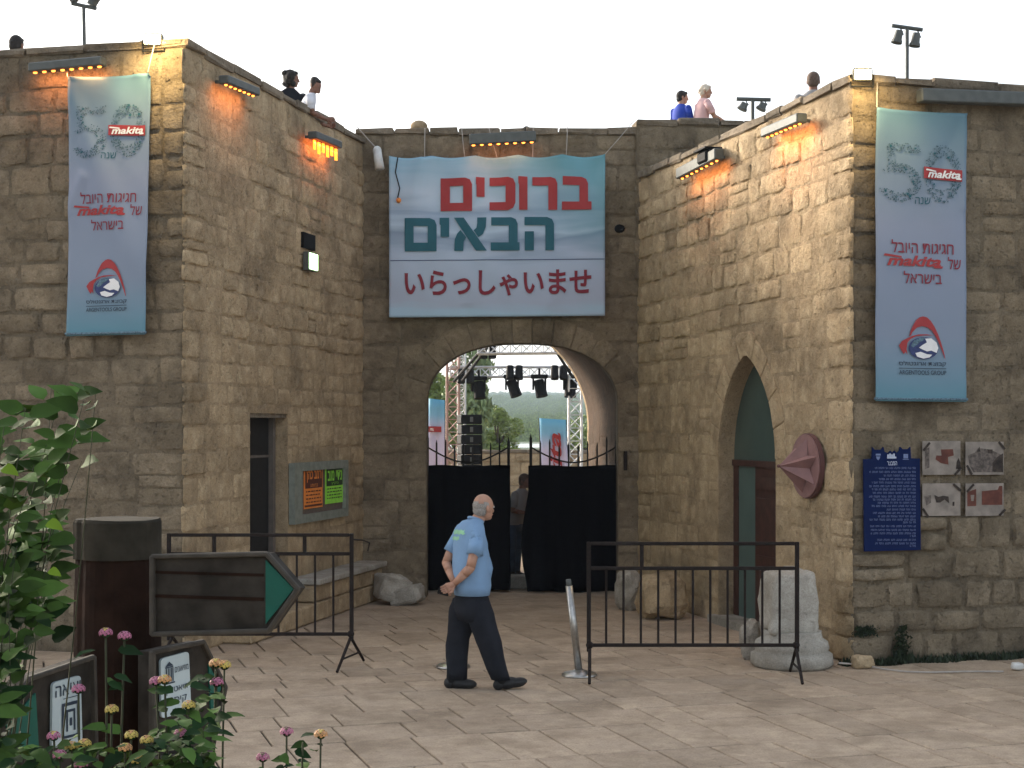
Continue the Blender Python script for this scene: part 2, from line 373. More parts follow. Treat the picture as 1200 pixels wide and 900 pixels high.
# plaza: one sheet for the joints, each slab a piece
pl = empty('plaza', (0, 0, 0), kind='structure')
mk('bedding', [(-14, 1, -.02), (14, 1, -.02), (14, 27.2, -.02), (-14, 27.2, -.02)], [(0, 1, 2, 3)], M['joint'], pl)
TH = rad(17.5); e1 = Vector((math.cos(TH), math.sin(TH), 0)); e2 = Vector((-math.sin(TH), math.cos(TH), 0))
def slab_mesh(k):
    rr = random.Random(100 + k); j = lambda: rr.uniform(-.004, .004)
    b = .018
    v = [(-.5 + j(), -.5 + j(), -1), (.5 + j(), -.5 + j(), -1), (.5 + j(), .5 + j(), -1), (-.5 + j(), .5 + j(), -1)]
    v += [(x, y, -.18) for x, y, z in v[:4]]
    v += [(x * (1 - b), y * (1 - b * .6), rr.uniform(-.04, 0)) for x, y, z in v[:4]]
    f = [(0, 1, 5, 4), (1, 2, 6, 5), (2, 3, 7, 6), (3, 0, 4, 7), (4, 5, 9, 8), (5, 6, 10, 9), (6, 7, 11, 10), (7, 4, 8, 11), (8, 9, 10, 11)]
    me = bpy.data.meshes.new('paving_stone'); me.from_pydata(v, [], f); me.materials.append(M['paving']); return me
SL = [slab_mesh(k) for k in range(6)]
rp = random.Random(5)
slabs = []
b = -2.0
while b < 30:
    dep = rp.choice([.42, .6, .85, .95, .5]) ; a = -14 + rp.uniform(0, .5)
    while a < 16:
        wd = rp.uniform(.32, .62); c = e1 * (a + wd / 2) + e2 * (b + dep / 2)
        slabs.append((c, wd, dep)); a += wd
    b += dep
def room(c):
    "how far a slab shows: in front of the walls or in the passage"
    x, y = c.x, c.y
    if y < 1 or y > 27: return False
    if 15 < y < 17.6 and abs(x) > 3.2: return True
    if y > 20.6: return -3.2 < x < 2.2
    if y > 15.0: return -3.9 < x < 3.5 - .25 * (y - 15)
    return True
near, rest = [], []
for c, wd, dep in slabs:
    if not room(c): continue
    vis = c.y > 9.9 and abs(c.x) < .345 * c.y + .3
    (near if vis else rest).append((c, wd, dep))
near.sort(key=lambda q: q[0].y)
rest += near[298:]; near = near[:298]
for i, (c, wd, dep) in enumerate(near):
    o = bpy.data.objects.new('paving_stone', SL[i % 6]); C.objects.link(o); o.parent = pl
    o.location = (c.x, c.y, rp.uniform(-.003, .003)); o.rotation_euler = (rp.uniform(-.003, .003), rp.uniform(-.003, .003), TH)
    o.scale = (wd - .017, dep - .011, .04)
mb = MB()
for c, wd, dep in rest: mb.box((c.x, c.y, -.02), wd - .008, dep - .006, .04 + rp.uniform(-.003, .003), e1)
mb.obj('paving_stone', M['paving'], pl, kind='stuff', fix=False)

# ------------------------------------------------------------------ masonry
def stone_mesh(k, m):
    rr = random.Random(k * 13 + 1)
    gx = [0, .055, .35, .66, .945, 1]; gz = [0, .08, .36, .66, .92, 1]
    v = []
    bulge = rr.uniform(-.2, .35)
    for j, z in enumerate(gz):
        for i, x in enumerate(gx):
            edge = i in (0, 5) or j in (0, 5); corner = (i in (1, 4)) and (j in (1, 4))
            if edge: y = .6
            else:
                y = -.75 + rr.uniform(-.22, .22) - bulge * (1 if (i in (2, 3) and j in (2, 3)) else 0)
                if corner: y += rr.uniform(.1, .7)
            jx = rr.uniform(-.03, .03); jz = rr.uniform(-.05, .05)
            xx = x + jx; zz = z + jz
            if edge and (i in (0, 5)) and (j in (0, 5)): xx = x + (.03 if i == 0 else -.03); zz = z + (.05 if j == 0 else -.05)
            v.append((xx - .5, y, zz - .5))
    f = [(j * 6 + i, j * 6 + i + 1, (j + 1) * 6 + i + 1, (j + 1) * 6 + i) for j in range(5) for i in range(5)]
    me = bpy.data.meshes.new('stone'); me.from_pydata(v, [], f); me.materials.append(m); me.polygons.foreach_set('use_smooth', [True] * len(f)); return me
ST = [stone_mesh(k, M['stone']) for k in range(14)]
SG = [stone_mesh(k + 50, M['stone_grey_shaded']) for k in range(14)]
SC = [stone_mesh(k + 90, M['coping']) for k in range(8)]
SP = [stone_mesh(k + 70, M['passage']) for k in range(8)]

def place_stone(wl, par, me, u0, u1, v0, v1, prot, gap=.012, out=0, name='stone'):
    o = bpy.data.objects.new(name, me); C.objects.link(o); o.parent = par
    o.location = wl.p((u0 + u1) / 2, (v0 + v1) / 2, out) - off(par); o.rotation_euler = (0, 0, wl.ang)
    o.scale = (u1 - u0 - gap, prot, v1 - v0 - gap); return o

def courses(H, rr, lo=.21, hi=.33, top=.09):
    v = [0]; 
    while v[-1] < H - top - hi * .75: v.append(v[-1] + rr.uniform(lo, hi))
    v[-1] = H - top if H - top - v[-1] < lo * .8 else v[-1]
    if v[-1] < H - top - .01: v.append(H - top)
    return v

def lay(wl, par, cs, rr, blocked=None, u_start=0, u_end=None, wlo=.26, whi=.62, meshes=None, prot=None, cap=True, vmin=0, skip=None, gap=.014, deep=0):
    u_end = wl.L if u_end is None else u_end; n = 0
    meshes = meshes or ST
    for k in range(len(cs) - 1):
        v0, v1 = cs[k], cs[k + 1]
        if v1 <= vmin: continue
        spans = [(u_start, u_end)]
        for bfun in (blocked or []):
            r = bfun(v0, v1)
            if r:
                ns = []
                for a, b in spans:
                    if r[1] <= a or r[0] >= b: ns.append((a, b))
                    else:
                        if r[0] - a > .06: ns.append((a, r[0]))
                        if b - r[1] > .06: ns.append((r[1], b))
                spans = ns
        for a, b in spans:
            u = a + (rr.uniform(-.022, .018) if a == u_start else 0)
            while u < b - 1e-4:
                wd = rr.uniform(wlo, whi) * (1.15 if rr.random() < .2 else 1)
                e = u + wd
                if b - e < wlo * .7: e = b
                pr = prot(v0, rr) if prot else rr.uniform(.02, .045)
                if not (skip and skip((u + e) / 2, (v0 + v1) / 2)):
                    tall = (v1 - v0) > .3 and rr.random() < .25
                    m = meshes[rr.randrange(len(meshes))]
                    um = (u + e) / 2; wb = lambda v: 0 if (v < .01 or v > cs[-1] - .01) else .055 * mnoise.noise(Vector((um * .9, v * 3.1, wl.O.x))) + .014 * mnoise.noise(Vector((um * 5, v * 9, 4)))
                    q_ = wl.p(um, v0); sunk = mnoise.noise(Vector((q_.x * .9, q_.y * .9, q_.z * .75 + 3))) + .35 * mnoise.noise(Vector((q_.x * 3, q_.y * 3, q_.z * 3)))
                    pr *= (.32 if sunk > .20 else (.7 if sunk > .0 else 1.1)) if not (deep and v0 < deep) else 1.1
                    if abs(u - u_start) < .04 or abs(e - u_end) < .01: pr = max(pr, rr.uniform(.012, .034))
                    a0_, a1_ = v0 + wb(v0), v1 + wb(v1)
                    if a1_ - a0_ > .24 and rr.random() < .10 and n < 285:
                        am = a0_ + (a1_ - a0_) * rr.uniform(.38, .62); place_stone(wl, par, m, u, e, a0_, am, pr, gap); place_stone(wl, par, meshes[rr.randrange(len(meshes))], u, e, am, a1_, pr * rr.uniform(.7, 1.2), gap); n += 2
                    else: place_stone(wl, par, m, u, e, a0_, a1_, pr, gap * rr.uniform(.6, 1.6)); n += 1
                u = e
    if cap:
        u = u_start
        while u < u_end - 1e-3:
            e = min(u_end, u + rr.uniform(.28, .75))
            if u_end - e < .25: e = u_end
            mb = MB(); cc = wl.p((u + e) / 2, (cs[-1] + wl.H) / 2 + rr.uniform(-.004, .012), -.225 + rr.uniform(-.01, .01)); mb.box(cc, e - u - .008, .52, wl.H - cs[-1] + rr.uniform(-.02, .015), (wl.U + Vector((0, 0, rr.uniform(-.008, .008)))).normalized(), wl.Y, bev=.014)
            co = mb.obj('coping_stone', M['coping'], par, fix=False); n += 1
            for v in co.data.vertices: v.co += Vector((rr.uniform(-.012, .012), rr.uniform(-.015, .015), rr.uniform(-.014, .010)))
            u = e
    return n

def core(wl, par, outline, thick=.5, name='wall_core', m=None):
    mb = MB(); mb.prism([wl.p(u, v) for u, v in outline], wl.Y * thick); return mb.obj(name, m or M['mortar'], par)

def voussoirs(wl, par, pts, th, prot, rr, n, m):
    "radial blocks along an arch line"
    L = [0]
    for i in range(1, len(pts)): L.append(L[-1] + math.dist(pts[i], pts[i - 1]))
    def at(s):
        for i in range(1, len(pts)):
            if L[i] >= s - 1e-9:
                f = (s - L[i - 1]) / (L[i] - L[i - 1]); x = pts[i - 1][0] + f * (pts[i][0] - pts[i - 1][0]); y = pts[i - 1][1] + f * (pts[i][1] - pts[i - 1][1])
                tx, ty = pts[i][0] - pts[i - 1][0], pts[i][1] - pts[i - 1][1]; q = math.hypot(tx, ty); return (x, y), (-ty / q, tx / q)
        return pts[-1], (1, 0)
    for k in range(n):
        s0, s1 = L[-1] * k / n + .006, L[-1] * (k + 1) / n - .006
        smp = [at(s0 + (s1 - s0) * q / 3) for q in range(4)]
        tt = th * rr.uniform(.88, 1.12)
        inn = [p for p, _ in smp]; outp = [(p[0] + nn[0] * tt, p[1] + nn[1] * tt) for p, nn in smp]
        ring = inn + outp[::-1]; cxm = sum(p[0] for p in ring) / 8; cym = sum(p[1] for p in ring) / 8
        ins = [(cxm + (p[0] - cxm) * .93, cym + (p[1] - cym) * .93) for p in ring]
        v = [wl.p(a, b, -.02) for a, b in ring] + [wl.p(a, b, prot * .6) for a, b in ring] + [wl.p(a, b, prot + rr.uniform(-.004, .004)) for a, b in ins]
        f = [(i, (i + 1) % 8, 8 + (i + 1) % 8, 8 + i) for i in range(8)] + [(8 + i, 8 + (i + 1) % 8, 16 + (i + 1) % 8, 16 + i) for i in range(8)] + [(16, 17, 22, 23), (17, 18, 21, 22), (18, 19, 20, 21)]
        mb = MB(); mb.add(v, f); mb.obj('arch_stone', m, par)

Wd = {}
LC = (-3.29, 15.45); LG = (-2.02, 20.8); RG = (1.71, 20.8); RC = (3.30, 14.96)
ul = Vector((.972, -.233)).normalized(); ur = Vector((.963, .27)).normalized()
LF = Wall((LC[0] - ul.x * 3.4, LC[1] - ul.y * 3.4), LC, 6.22)
LS = Wall(LC, LG, 6.22)
GW = Wall((-2.12, 20.8), (1.78, 20.8), 6.35)
BW = Wall((1.60, 20.72), (4.6, 21.0), 6.47)
RS = Wall(RG, RC, 5.74)
RF = Wall(RC, (RC[0] + ur.x * 3.2, RC[1] + ur.y * 3.2), 5.74)
rr = random.Random(21)
cl = courses(6.22, rr, .20, .31); 
def pr_l(v, q): return q.uniform(.014, .034) if v > 3.0 else q.uniform(.007, .017)
# left tower, front
t = empty('stone_wall', (LF.p(LF.L / 2, 0)), 'weathered limestone tower wall behind the left hanging banner and the signpost', 'wall')
core(LF, t, [(0, -.05), (LF.L - .012, -.05), (LF.L - .012, 6.17), (0, 6.17)], .5, m=M['mortar_grey_shaded'])
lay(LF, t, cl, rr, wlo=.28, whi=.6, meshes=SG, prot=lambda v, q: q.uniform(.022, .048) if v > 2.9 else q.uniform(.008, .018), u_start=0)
t_lf = t
# left tower, side with the doorway
t = empty('stone_wall', (LS.p(LS.L / 2, 0)), 'side wall of the left tower with a narrow dark doorway and a green lit lamp', 'wall')
du0 = LS.uv(293, 600)[0]; du1 = LS.uv(337, 600)[0]; dtop = LS.uv(293, 484)[1]
core(LS, t, [(.012, -.05), (du0, -.05), (du0, dtop), (du1, dtop), (du1, -.05), (LS.L, -.05), (LS.L, 6.17), (.012, 6.17)], .62)
n1 = lay(LS, t, cl, rr, [lambda a, b: (du0, du1) if a < dtop - .04 else None], wlo=.28, whi=.62, prot=pr_l, u_start=-.03)
t_ls = t
# gate wall with the big arch
ar0 = -1.156 + 2.12; ar1 = 1.433 + 2.12; acx = (ar0 + ar1) / 2; aw = (ar1 - ar0) / 2; SPR, RISE = 2.62, .82
arch = []
for i in range(33):
    a = math.pi - math.pi * i / 32
    ca, sa = math.cos(a), math.sin(a)
    arch.append((acx + aw * math.copysign(abs(ca) ** .86, ca), SPR + RISE * abs(sa) ** .9))
def gate_block(v0, v1, ex=.27):
    if v0 < SPR: return (ar0 - (0 if v1 < SPR - .1 else .0), ar1)
    if v0 < SPR + RISE + ex * .6:
        h = (v0 - SPR) / (RISE + ex * .8); 
        if h >= 1: return None
        x = (aw + ex * .8) * (1 - h * h) ** .5; return (acx - x, acx + x)
t = empty('gate_wall', (GW.p(GW.L / 2, 0)), 'limestone gate wall with the wide flat arch below the welcome banner', 'wall')
core(GW, t, [(0, -.05), (ar0, -.05)] + arch + [(ar1, -.05), (GW.L, -.05), (GW.L, 6.3), (0, 6.3)], .36, m=M['mortar_grey_shaded'])
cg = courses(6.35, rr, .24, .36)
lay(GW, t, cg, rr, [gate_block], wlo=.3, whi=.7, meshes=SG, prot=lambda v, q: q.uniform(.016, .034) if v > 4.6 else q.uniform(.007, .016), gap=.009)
voussoirs(GW, t, arch, .34, .014, rr, 13, M['stone_grey_shaded'])
t_gw = t
# wall piece right of the crease, seen above the right wall
t = empty('stone_wall', (BW.p(1.5, 0)), 'raised wall piece below the boy and the woman in pink, right of the gate wall', 'wall')
core(BW, t, [(0.08, 4.3), (BW.L, 4.3), (BW.L, 6.42), (0.08, 6.42)], .5, m=M['mortar_grey_shaded'])
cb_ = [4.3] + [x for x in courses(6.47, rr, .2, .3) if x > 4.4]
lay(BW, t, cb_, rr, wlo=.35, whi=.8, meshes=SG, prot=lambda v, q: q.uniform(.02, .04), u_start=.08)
# right tower, side with the pointed doorway
t = empty('stone_wall', (RS.p(RS.L / 2, 0)), 'side wall of the right tower with the pointed arch doorway and pink disc', 'wall')
pa0 = RS.uv(842, 600)[0]; pa1 = RS.uv(909, 600)[0]; pcx = (pa0 + pa1) / 2; pw = (pa1 - pa0) / 2; psp = 1.95; ptop = 3.13
pr_ = 0
# each side of the pointed arch is part of a circle centred on the springing line
hh = ptop - psp; Rr = (pw * pw + hh * hh) / (2 * pw)
parch = []
amax = math.asin(hh / Rr)
for i in range(15):
    a = amax * i / 14; parch.append((pa0 + Rr - Rr * math.cos(a), psp + Rr * math.sin(a)))
parch += [(2 * pcx - x, y) for x, y in reversed(parch[:-1])]
def pb(v0, v1, ex=.2):
    if v0 < psp: return (pa0, pa1)
    if v0 < ptop + ex * .5:
        y = v0 - psp; R2 = Rr + ex; c0 = pa0 + Rr
        if y >= R2: return None
        x = c0 - math.sqrt(R2 * R2 - y * y)
        return (x, 2 * pcx - x) if x < pcx else None
core(RS, t, [(0, -.05), (pa0, -.05)] + parch + [(pa1, -.05), (RS.L - .012, -.05), (RS.L - .012, 5.69), (0, 5.69)], .5)
cr_ = courses(5.74, rr, .22, .34)
n2 = lay(RS, t, cr_, rr, [pb], wlo=.28, whi=.62, prot=pr_l, u_end=RS.L + .03)
voussoirs(RS, t, parch, .27, .013, rr, 9, M['stone'])
t_rs = t
# right tower, front
t = empty('stone_wall', (RF.p(RF.L / 2, 0)), 'limestone tower wall behind the right banner, the blue sign and the four photo sheets', 'wall')
core(RF, t, [(.012, -.05), (RF.L, -.05), (RF.L, 5.69), (.012, 5.69)], .5, m=M['mortar_grey_shaded'])
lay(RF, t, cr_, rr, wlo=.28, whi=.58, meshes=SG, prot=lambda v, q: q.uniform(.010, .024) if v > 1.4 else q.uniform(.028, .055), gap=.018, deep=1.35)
t_rf = t
print('stones', n1, n2)

# mass behind the walls: passage lining, rear wall, roofs, terrace floors
bk = 26.5
def solid(name, mb, m, kind='structure'): o = mb.obj(name, m, loc=(0, 0, 0)); o['kind'] = kind; return o
# rear arch
bR, bx, bs = 1.855, -.53, 2.31
N_ = 32
fa = [(-1.36, 0)] + [(-1.36 + .0, SPR)] ; fr = []; ba = []
for i in range(N_ + 1):
    a = math.pi - math.pi * i / N_; ca, sa = math.cos(a), math.sin(a)
    fr.append(((acx - 2.12) + (aw + .17) * math.copysign(abs(ca) ** .86, ca), SPR + (RISE + .25) * abs(sa) ** .9)); ba.append((bx + bR * ca, bs + bR * sa))
fr = [(fr[0][0], -.05), (fr[0][0], 1.3)] + fr + [(fr[-1][0], 1.3), (fr[-1][0], -.05)]; ba = [(ba[0][0], -.05), (ba[0][0], 1.2)] + ba + [(ba[-1][0], 1.2), (ba[-1][0], -.05)]
vs, fs = [], []
NS = 8; n = len(fr)
for s in range(NS + 1):
    k = s / NS
    for i in range(n):
        x = fr[i][0] * (1 - k) + ba[i][0] * k; z = fr[i][1] * (1 - k) + ba[i][1] * k
        vs.append(Vector((x, 21.14 + (bk - 21.14) * k, z)))
for s in range(NS):
    for i in range(n - 1): fs.append((s * n + i, s * n + i + 1, (s + 1) * n + i + 1, (s + 1) * n + i))
# outer shell gives the lining thickness
base = len(vs)
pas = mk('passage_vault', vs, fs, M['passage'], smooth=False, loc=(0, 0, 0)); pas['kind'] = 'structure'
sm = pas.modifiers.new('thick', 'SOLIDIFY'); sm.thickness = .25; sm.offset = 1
# dressed blocks on the right side of the passage
pw_ = Wall((ba[-1][0] - .002, bk), (fr[-1][0] - .002, 21.2), 3)
rq = random.Random(9)
pe = empty('passage_lining', pw_.p(2, 0), 'reddish block lining on the right inside of the gate passage', 'wall')
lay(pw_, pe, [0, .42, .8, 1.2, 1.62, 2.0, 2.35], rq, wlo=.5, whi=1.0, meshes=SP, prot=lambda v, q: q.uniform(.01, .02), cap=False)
# rear wall of the gatehouse
mb = MB(); mb.prism([Vector((x, bk, z)) for x, z in [(-12, -.05), (ba[0][0], -.05)] + ba[1:-1] + [(ba[-1][0], -.05), (12, -.05), (12, 5.2), (-12, 5.2)]], (0, .5, 0)); solid('rear_wall', mb, M['mortar'])
# roofs / terrace floors (seen by nobody from below, they stop the light)
def plate(name, pts, z, th=.3):
    mb = MB(); mb.prism([Vector((x, y, z - th)) for x, y in pts], (0, 0, th)); solid(name, mb, M['ground'])
plate('left_terrace', [(-12, 17.9), (LC[0] - .35, LC[1] + .52), (LG[0] - .45, 20.9), (LG[0] - .45, bk + .4), (-12, bk + .4)], 5.2)
plate('gate_terrace', [(LG[0] - .44, 21.18), (1.9, 21.18), (5, 21.5), (5, bk + .4), (LG[0] - .44, bk + .4)], 5.75)
plate('right_terrace', [(2.05, 21.1), (RC[0] + .4, RC[1] + .5), (12, 17.6), (12, 21.2)], 4.85)
for nm, pts in (('left_end_wall', [(-12, 17.5), (-11.6, 17.5), (-11.6, bk + .4), (-12, bk + .4)]), ('right_end_wall', [(11.6, 17.3), (12, 17.3), (12, bk + .4), (11.6, bk + .4)])):
    mb = MB(); mb.prism([Vector((x, y, -.05)) for x, y in pts], (0, 0, 5.2)); solid(nm, mb, M['mortar'])
for nm, a, b_, H in (('left_far_wall', (-12, 17.53), (LF.O.x - .002, LF.O.y), 6.1), ('right_far_wall', (RF.p(RF.L + .002, 0).x, RF.p(RF.L, 0).y), (12, 17.35), 5.6)):
    wq = Wall(a, b_, H); mb = MB(); mb.prism([wq.p(0, -.05), wq.p(wq.L, -.05), wq.p(wq.L, H), wq.p(0, H)], wq.Y * .5); solid(nm, mb, M['stone_grey_shaded'])
# ------------------------------------------------------------------ doors, arches' glass, lamps
def quad(wl, u0, u1, v0, v1, out, th):
    mb = MB(); mb.box(wl.p((u0 + u1) / 2, (v0 + v1) / 2, out - th / 2), u1 - u0, th, v1 - v0, wl.U); return mb
# left doorway: dark leaf at the near side, grey frame
dp = -.20
m_ = du0 + (du1 - du0) * .98
d = quad(LS, du0 - .02, du1 + .02, 0, dtop + .02, dp, .05).obj('door', M['door_dark'], t_ls)
for v in (.75, 1.95): quad(LS, du0 + .02, du1 - .02, v, v + .03, dp + .012, .012).obj('rail', M['door_frame'], d)
mb = quad(LS, du1 - .10, du1 - .03, 0, dtop, dp + .06, .06); mb.obj('door_frame', M['door_frame'], t_ls)
quad(LS, du0 - .03, du1 + .05, dtop - .05, dtop, -.02, .32).obj('lintel', M['coping'], t_ls)
# a slot with a lit lamp above it
mb = quad(LS, LS.uv(351, 300)[0], LS.uv(365, 300)[0], LS.uv(358, 292)[1], LS.uv(358, 274)[1], .052, .05); mb.obj('slot', M['black'], t_ls)
t = empty('wall_lamp', LS.p(LS.uv(358, 305)[0], 0), 'greenish white lit lamp on the side wall above the noticeboard', 'lamp')
uu, vv = LS.uv(357, 307)
quad(LS, uu - .15, uu + .15, vv - .11, vv + .11, .11, .07).obj('housing', M['housing'], t)
quad(LS, uu - .13, uu + .13, vv - .095, vv + .095, .122, .012).obj('lens', M['lamp_green'], t)
la = bpy.data.lights.new('lamp_light', 'AREA'); la.energy = 3; la.size = .25; la.color = (.7, 1, .55); lo = bpy.data.objects.new('lamp_light', la); C.objects.link(lo)
lo.parent = t; lo.location = LS.p(uu, vv, .18) - off(t); lo.rotation_euler = (LS.Y * -1).to_track_quat('-Z', 'Y').to_euler()

# pointed doorway on the right
dd = -.2
u0, u1 = pa0 - .02, pa1 + .02; split = RS.uv(880, 543, dd)[1]
mb = MB(); pts = [(u0, split + .03)] + [(x - (.02 if x < pcx else -.02), y) for x, y in parch if y > split] + [(u1, split + .03)]
mb.prism([RS.p(a, b, dd) for a, b in pts], RS.Y * .02); fan = mb.obj('fanlight', M['glass'], t_rs)
quad(RS, u0, u1, split - .035, split + .035, dd + .03, .08).obj('transom', M['door_wood'], t_rs)
ga = RS.uv(866, 640, dd)[0]; gb = RS.uv(886, 640, dd)[0]
quad(RS, u0, ga, 0, split - .035, dd + .01, .05).obj('door_frame', M['door_wood'], t_rs)
quad(RS, ga, gb, 0, split - .035, dd, .02).obj('glass_pane', M['door_green'], t_rs)
d = quad(RS, gb, u1, 0, split - .035, dd + .01, .05).obj('door', M['door_wood'], t_rs)
for v0, v1 in ((.25, .85), (1.0, 1.5), (1.6, split - .15)):
    quad(RS, gb + .07, u1 - .1, v0, v1, dd + .03, .02).obj('door_panel', M['door_wood'], d)
quad(RS, pa0 - .1, pa1 + .1, -.02, .09, .10, .35).obj('threshold', M['grey_stone'], t_rs)

# the stone bench along the left side wall
b0 = LS.uv(338, 600)[0]; b1 = LS.L - .12
t = empty('stone_bench', LS.p((b0 + b1) / 2, 0, .2), 'low stone bench running along the left side wall under the noticeboard', 'bench')
rb = random.Random(4); u = b0
while u < b1 - .05:
    e = min(b1, u + rb.uniform(.6, 1.0)); e = b1 if b1 - e < .3 else e
    mb = MB(); mb.box(LS.p((u + e) / 2, .475, .18), e - u - .008, .42, .07, LS.U, bev=.012); mb.obj('seat_slab', M['white_stone'], t); u = e
for v0, v1 in ((0, .23), (.23, .44)):
    u = b0 - 1.9 if v0 == 0 else b0
    while u < b1 - .05:
        e = min(b1 - .05, u + rb.uniform(.35, .6)); e = b1 - .05 if b1 - .05 - e < .2 else e
        mb = MB(); mb.box(LS.p((u + e) / 2, (v0 + v1) / 2, .15), e - u - .012, .38 - rb.uniform(0, .02), v1 - v0 - .01, LS.U, bev=.02); mb.obj('base_block', M['stone'], t); u = e

# noticeboard with two brightly coloured posters
uA, vA = LS.uv(345, 543, .08); uB, _ = LS.uv(408, 545, .08); vB = LS.uv(345, 615, .08)[1]
t = empty('noticeboard', LS.p((uA + uB) / 2, 0, .05), 'grey green framed noticeboard with an orange and a lime poster', 'noticeboard')
fw = .17; fh = .10
for a, b_, c, e in ((uA, uB, vA - fh, vA), (uA, uB, vB, vB + fh), (uA, uA + fw * 1.5, vB + fh, vA - fh), (uB - .11, uB, vB + fh, vA - fh)):
    quad(LS, a, b_, c, e, .085, .075).obj('frame', M['frame_grey'], t)
quad(LS, uA + .1, uB - .05, vB + .05, vA - .05, .04, .03).obj('backboard', M['back_panel'], t)
M['lettering_o'] = M['orange']

_font = {}
def text2d(s, shear=0, bold=0.0, spacing=1.0):
    "flat outline of a word, its box scaled to 1 x 1"
    key = (s, shear, bold, spacing)
    if key in _font: return _font[key]
    cu = bpy.data.curves.new('t', 'FONT'); cu.body = s; cu.shear = shear; cu.offset = bold; cu.space_character = spacing; cu.resolution_u = 4; cu.fill_mode = 'BOTH'
    o = bpy.data.objects.new('t', cu); C.objects.link(o)
    me = bpy.data.meshes.new_from_object(o, depsgraph=bpy.context.evaluated_depsgraph_get())
    v = [(q.co.x, q.co.y) for q in me.vertices]; f = [tuple(p.vertices) for p in me.polygons]
    bpy.data.objects.remove(o); bpy.data.curves.remove(cu); bpy.data.meshes.remove(me)
    if not v: v, f = [(0, 0), (1, 0), (1, 1)], [(0, 1, 2)]
    x0, x1 = min(a for a, _ in v), max(a for a, _ in v); y0, y1 = min(b for _, b in v), max(b for _, b in v)
    v = [((a - x0) / (x1 - x0), (b - y0) / (y1 - y0)) for a, b in v]; _font[key] = (v, f); return v, f

def refine(vs, fs, fn, W_, H_, out, mx=.05):
    bm = bmesh.new(); bv_ = [bm.verts.new((a * W_, b * H_, 0)) for a, b in vs]
    for q_ in fs:
        try: bm.faces.new([bv_[i] for i in q_])
        except ValueError: pass
    for _ in range(6):
        bmesh.ops.triangulate(bm, faces=bm.faces[:]); L = [e for e in bm.edges if e.calc_length() > mx]
        if not L: break
        bmesh.ops.subdivide_edges(bm, edges=L, cuts=1)
    bmesh.ops.triangulate(bm, faces=bm.faces[:]); bm.verts.index_update()
    v = [fn(p.co.x / W_, p.co.y / H_, out) for p in bm.verts]; f = [tuple(x.index for x in q_.verts) for q_ in bm.faces]; bm.free(); return v, f

class Sheet:
    "a printed sheet: s to the right, t down, both 0..1, mapped by fn(s, t, out) to the world"
    def __init__(s, fn, parent): s.fn = fn; s.par = parent
    def text(s, word, s0, s1, t0, t1, m, shear=0, bold=0.0, out=.008, name='lettering', spacing=1.0):
        v, f = text2d(word, shear, bold, spacing)
        if getattr(s, 'wh', None): v, f = refine([(s0 + a * (s1 - s0), t1 - b * (t1 - t0)) for a, b in v], f, s.fn, s.wh[0], s.wh[1], out); return mk(name, v, f, m, s.par)
        return mk(name, [s.fn(s0 + a * (s1 - s0), t1 - b * (t1 - t0), out) for a, b in v], [q for q in f], m, s.par)
    def polys(s, plist, m, out=.004, name='lettering', kind=None):
        vs, fs = [], []
        for p in plist:
            tri = tessellate_polygon([[Vector((a, b, 0)) for a, b in p]]) if not isinstance(p[0][0], (list, tuple)) else tessellate_polygon([[Vector((a, b, 0)) for a, b in q] for q in p])
            pts = p if not isinstance(p[0][0], (list, tuple)) else [x for q in p for x in q]
            n = len(vs); vs += ([(a, b) for a, b in pts] if getattr(s, 'wh', None) and not kind else [s.fn(a, b, out) for a, b in pts]); fs += [tuple(i + n for i in q) for q in tri]
        if getattr(s, 'wh', None) and not kind: vs, fs = refine(vs, fs, s.fn, s.wh[0], s.wh[1], out)
        return mk(name, vs, fs, m, s.par, kind=kind)

def rect(x0, y0, x1, y1): return [(x0, y0), (x1, y0), (x1, y1), (x0, y1)]
HEB = lambda s: s[::-1]

# posters in the noticeboard
def poster(px0, px1, py0, py1, label, m, md, words):
    a, va = LS.uv(px0, py0, .05); b_, _ = LS.uv(px1, py0, .05); vb = LS.uv(px0, py1, .05)[1]
    tt = empty('poster', LS.p((a + b_) / 2, vb, .045), label, 'poster')
    quad(LS, a, b_, vb, va, .046, .004).obj('paper', m, tt)
    sh = Sheet(lambda s, t_, o: LS.p(a + s * (b_ - a), va + t_ * (vb - va), .047 + o), tt)
    sh.polys([rect(.06, .05, .96, .52)], md, .002, 'dark_panel')
    sh.text(HEB(words[0]), .12, .90, .10, .38, m, bold=.03, out=.004)
    sh.text(HEB(words[1]), .32, .72, .42, .49, m, out=.004)
    rp_ = random.Random(len(label)); ps = []
    for k in range(4):
        x = .1
        while x < .86:
            w_ = rp_.uniform(.04, .14); ps.append(rect(x, .58 + k * .085, min(.9, x + w_), .61 + k * .085)); x += w_ + .035
    sh.polys(ps, md, .002, 'small_print', kind='stuff')
    if 'orange' in label: sh.polys([rect(.03, .91, .97, .955)], md, .002, 'dark_band')
poster(356.5, 378.5, 547, 597, 'orange and black poster in the left half of the noticeboard', M['orange'], M['poster_dark_o'], ('רמב כהן', 'במופע'))
poster(381.5, 402.5, 547.5, 591, 'lime green and black poster in the right half of the noticeboard', M['lime'], M['poster_dark_g'], ('נידי מוב', 'בקיץ'))

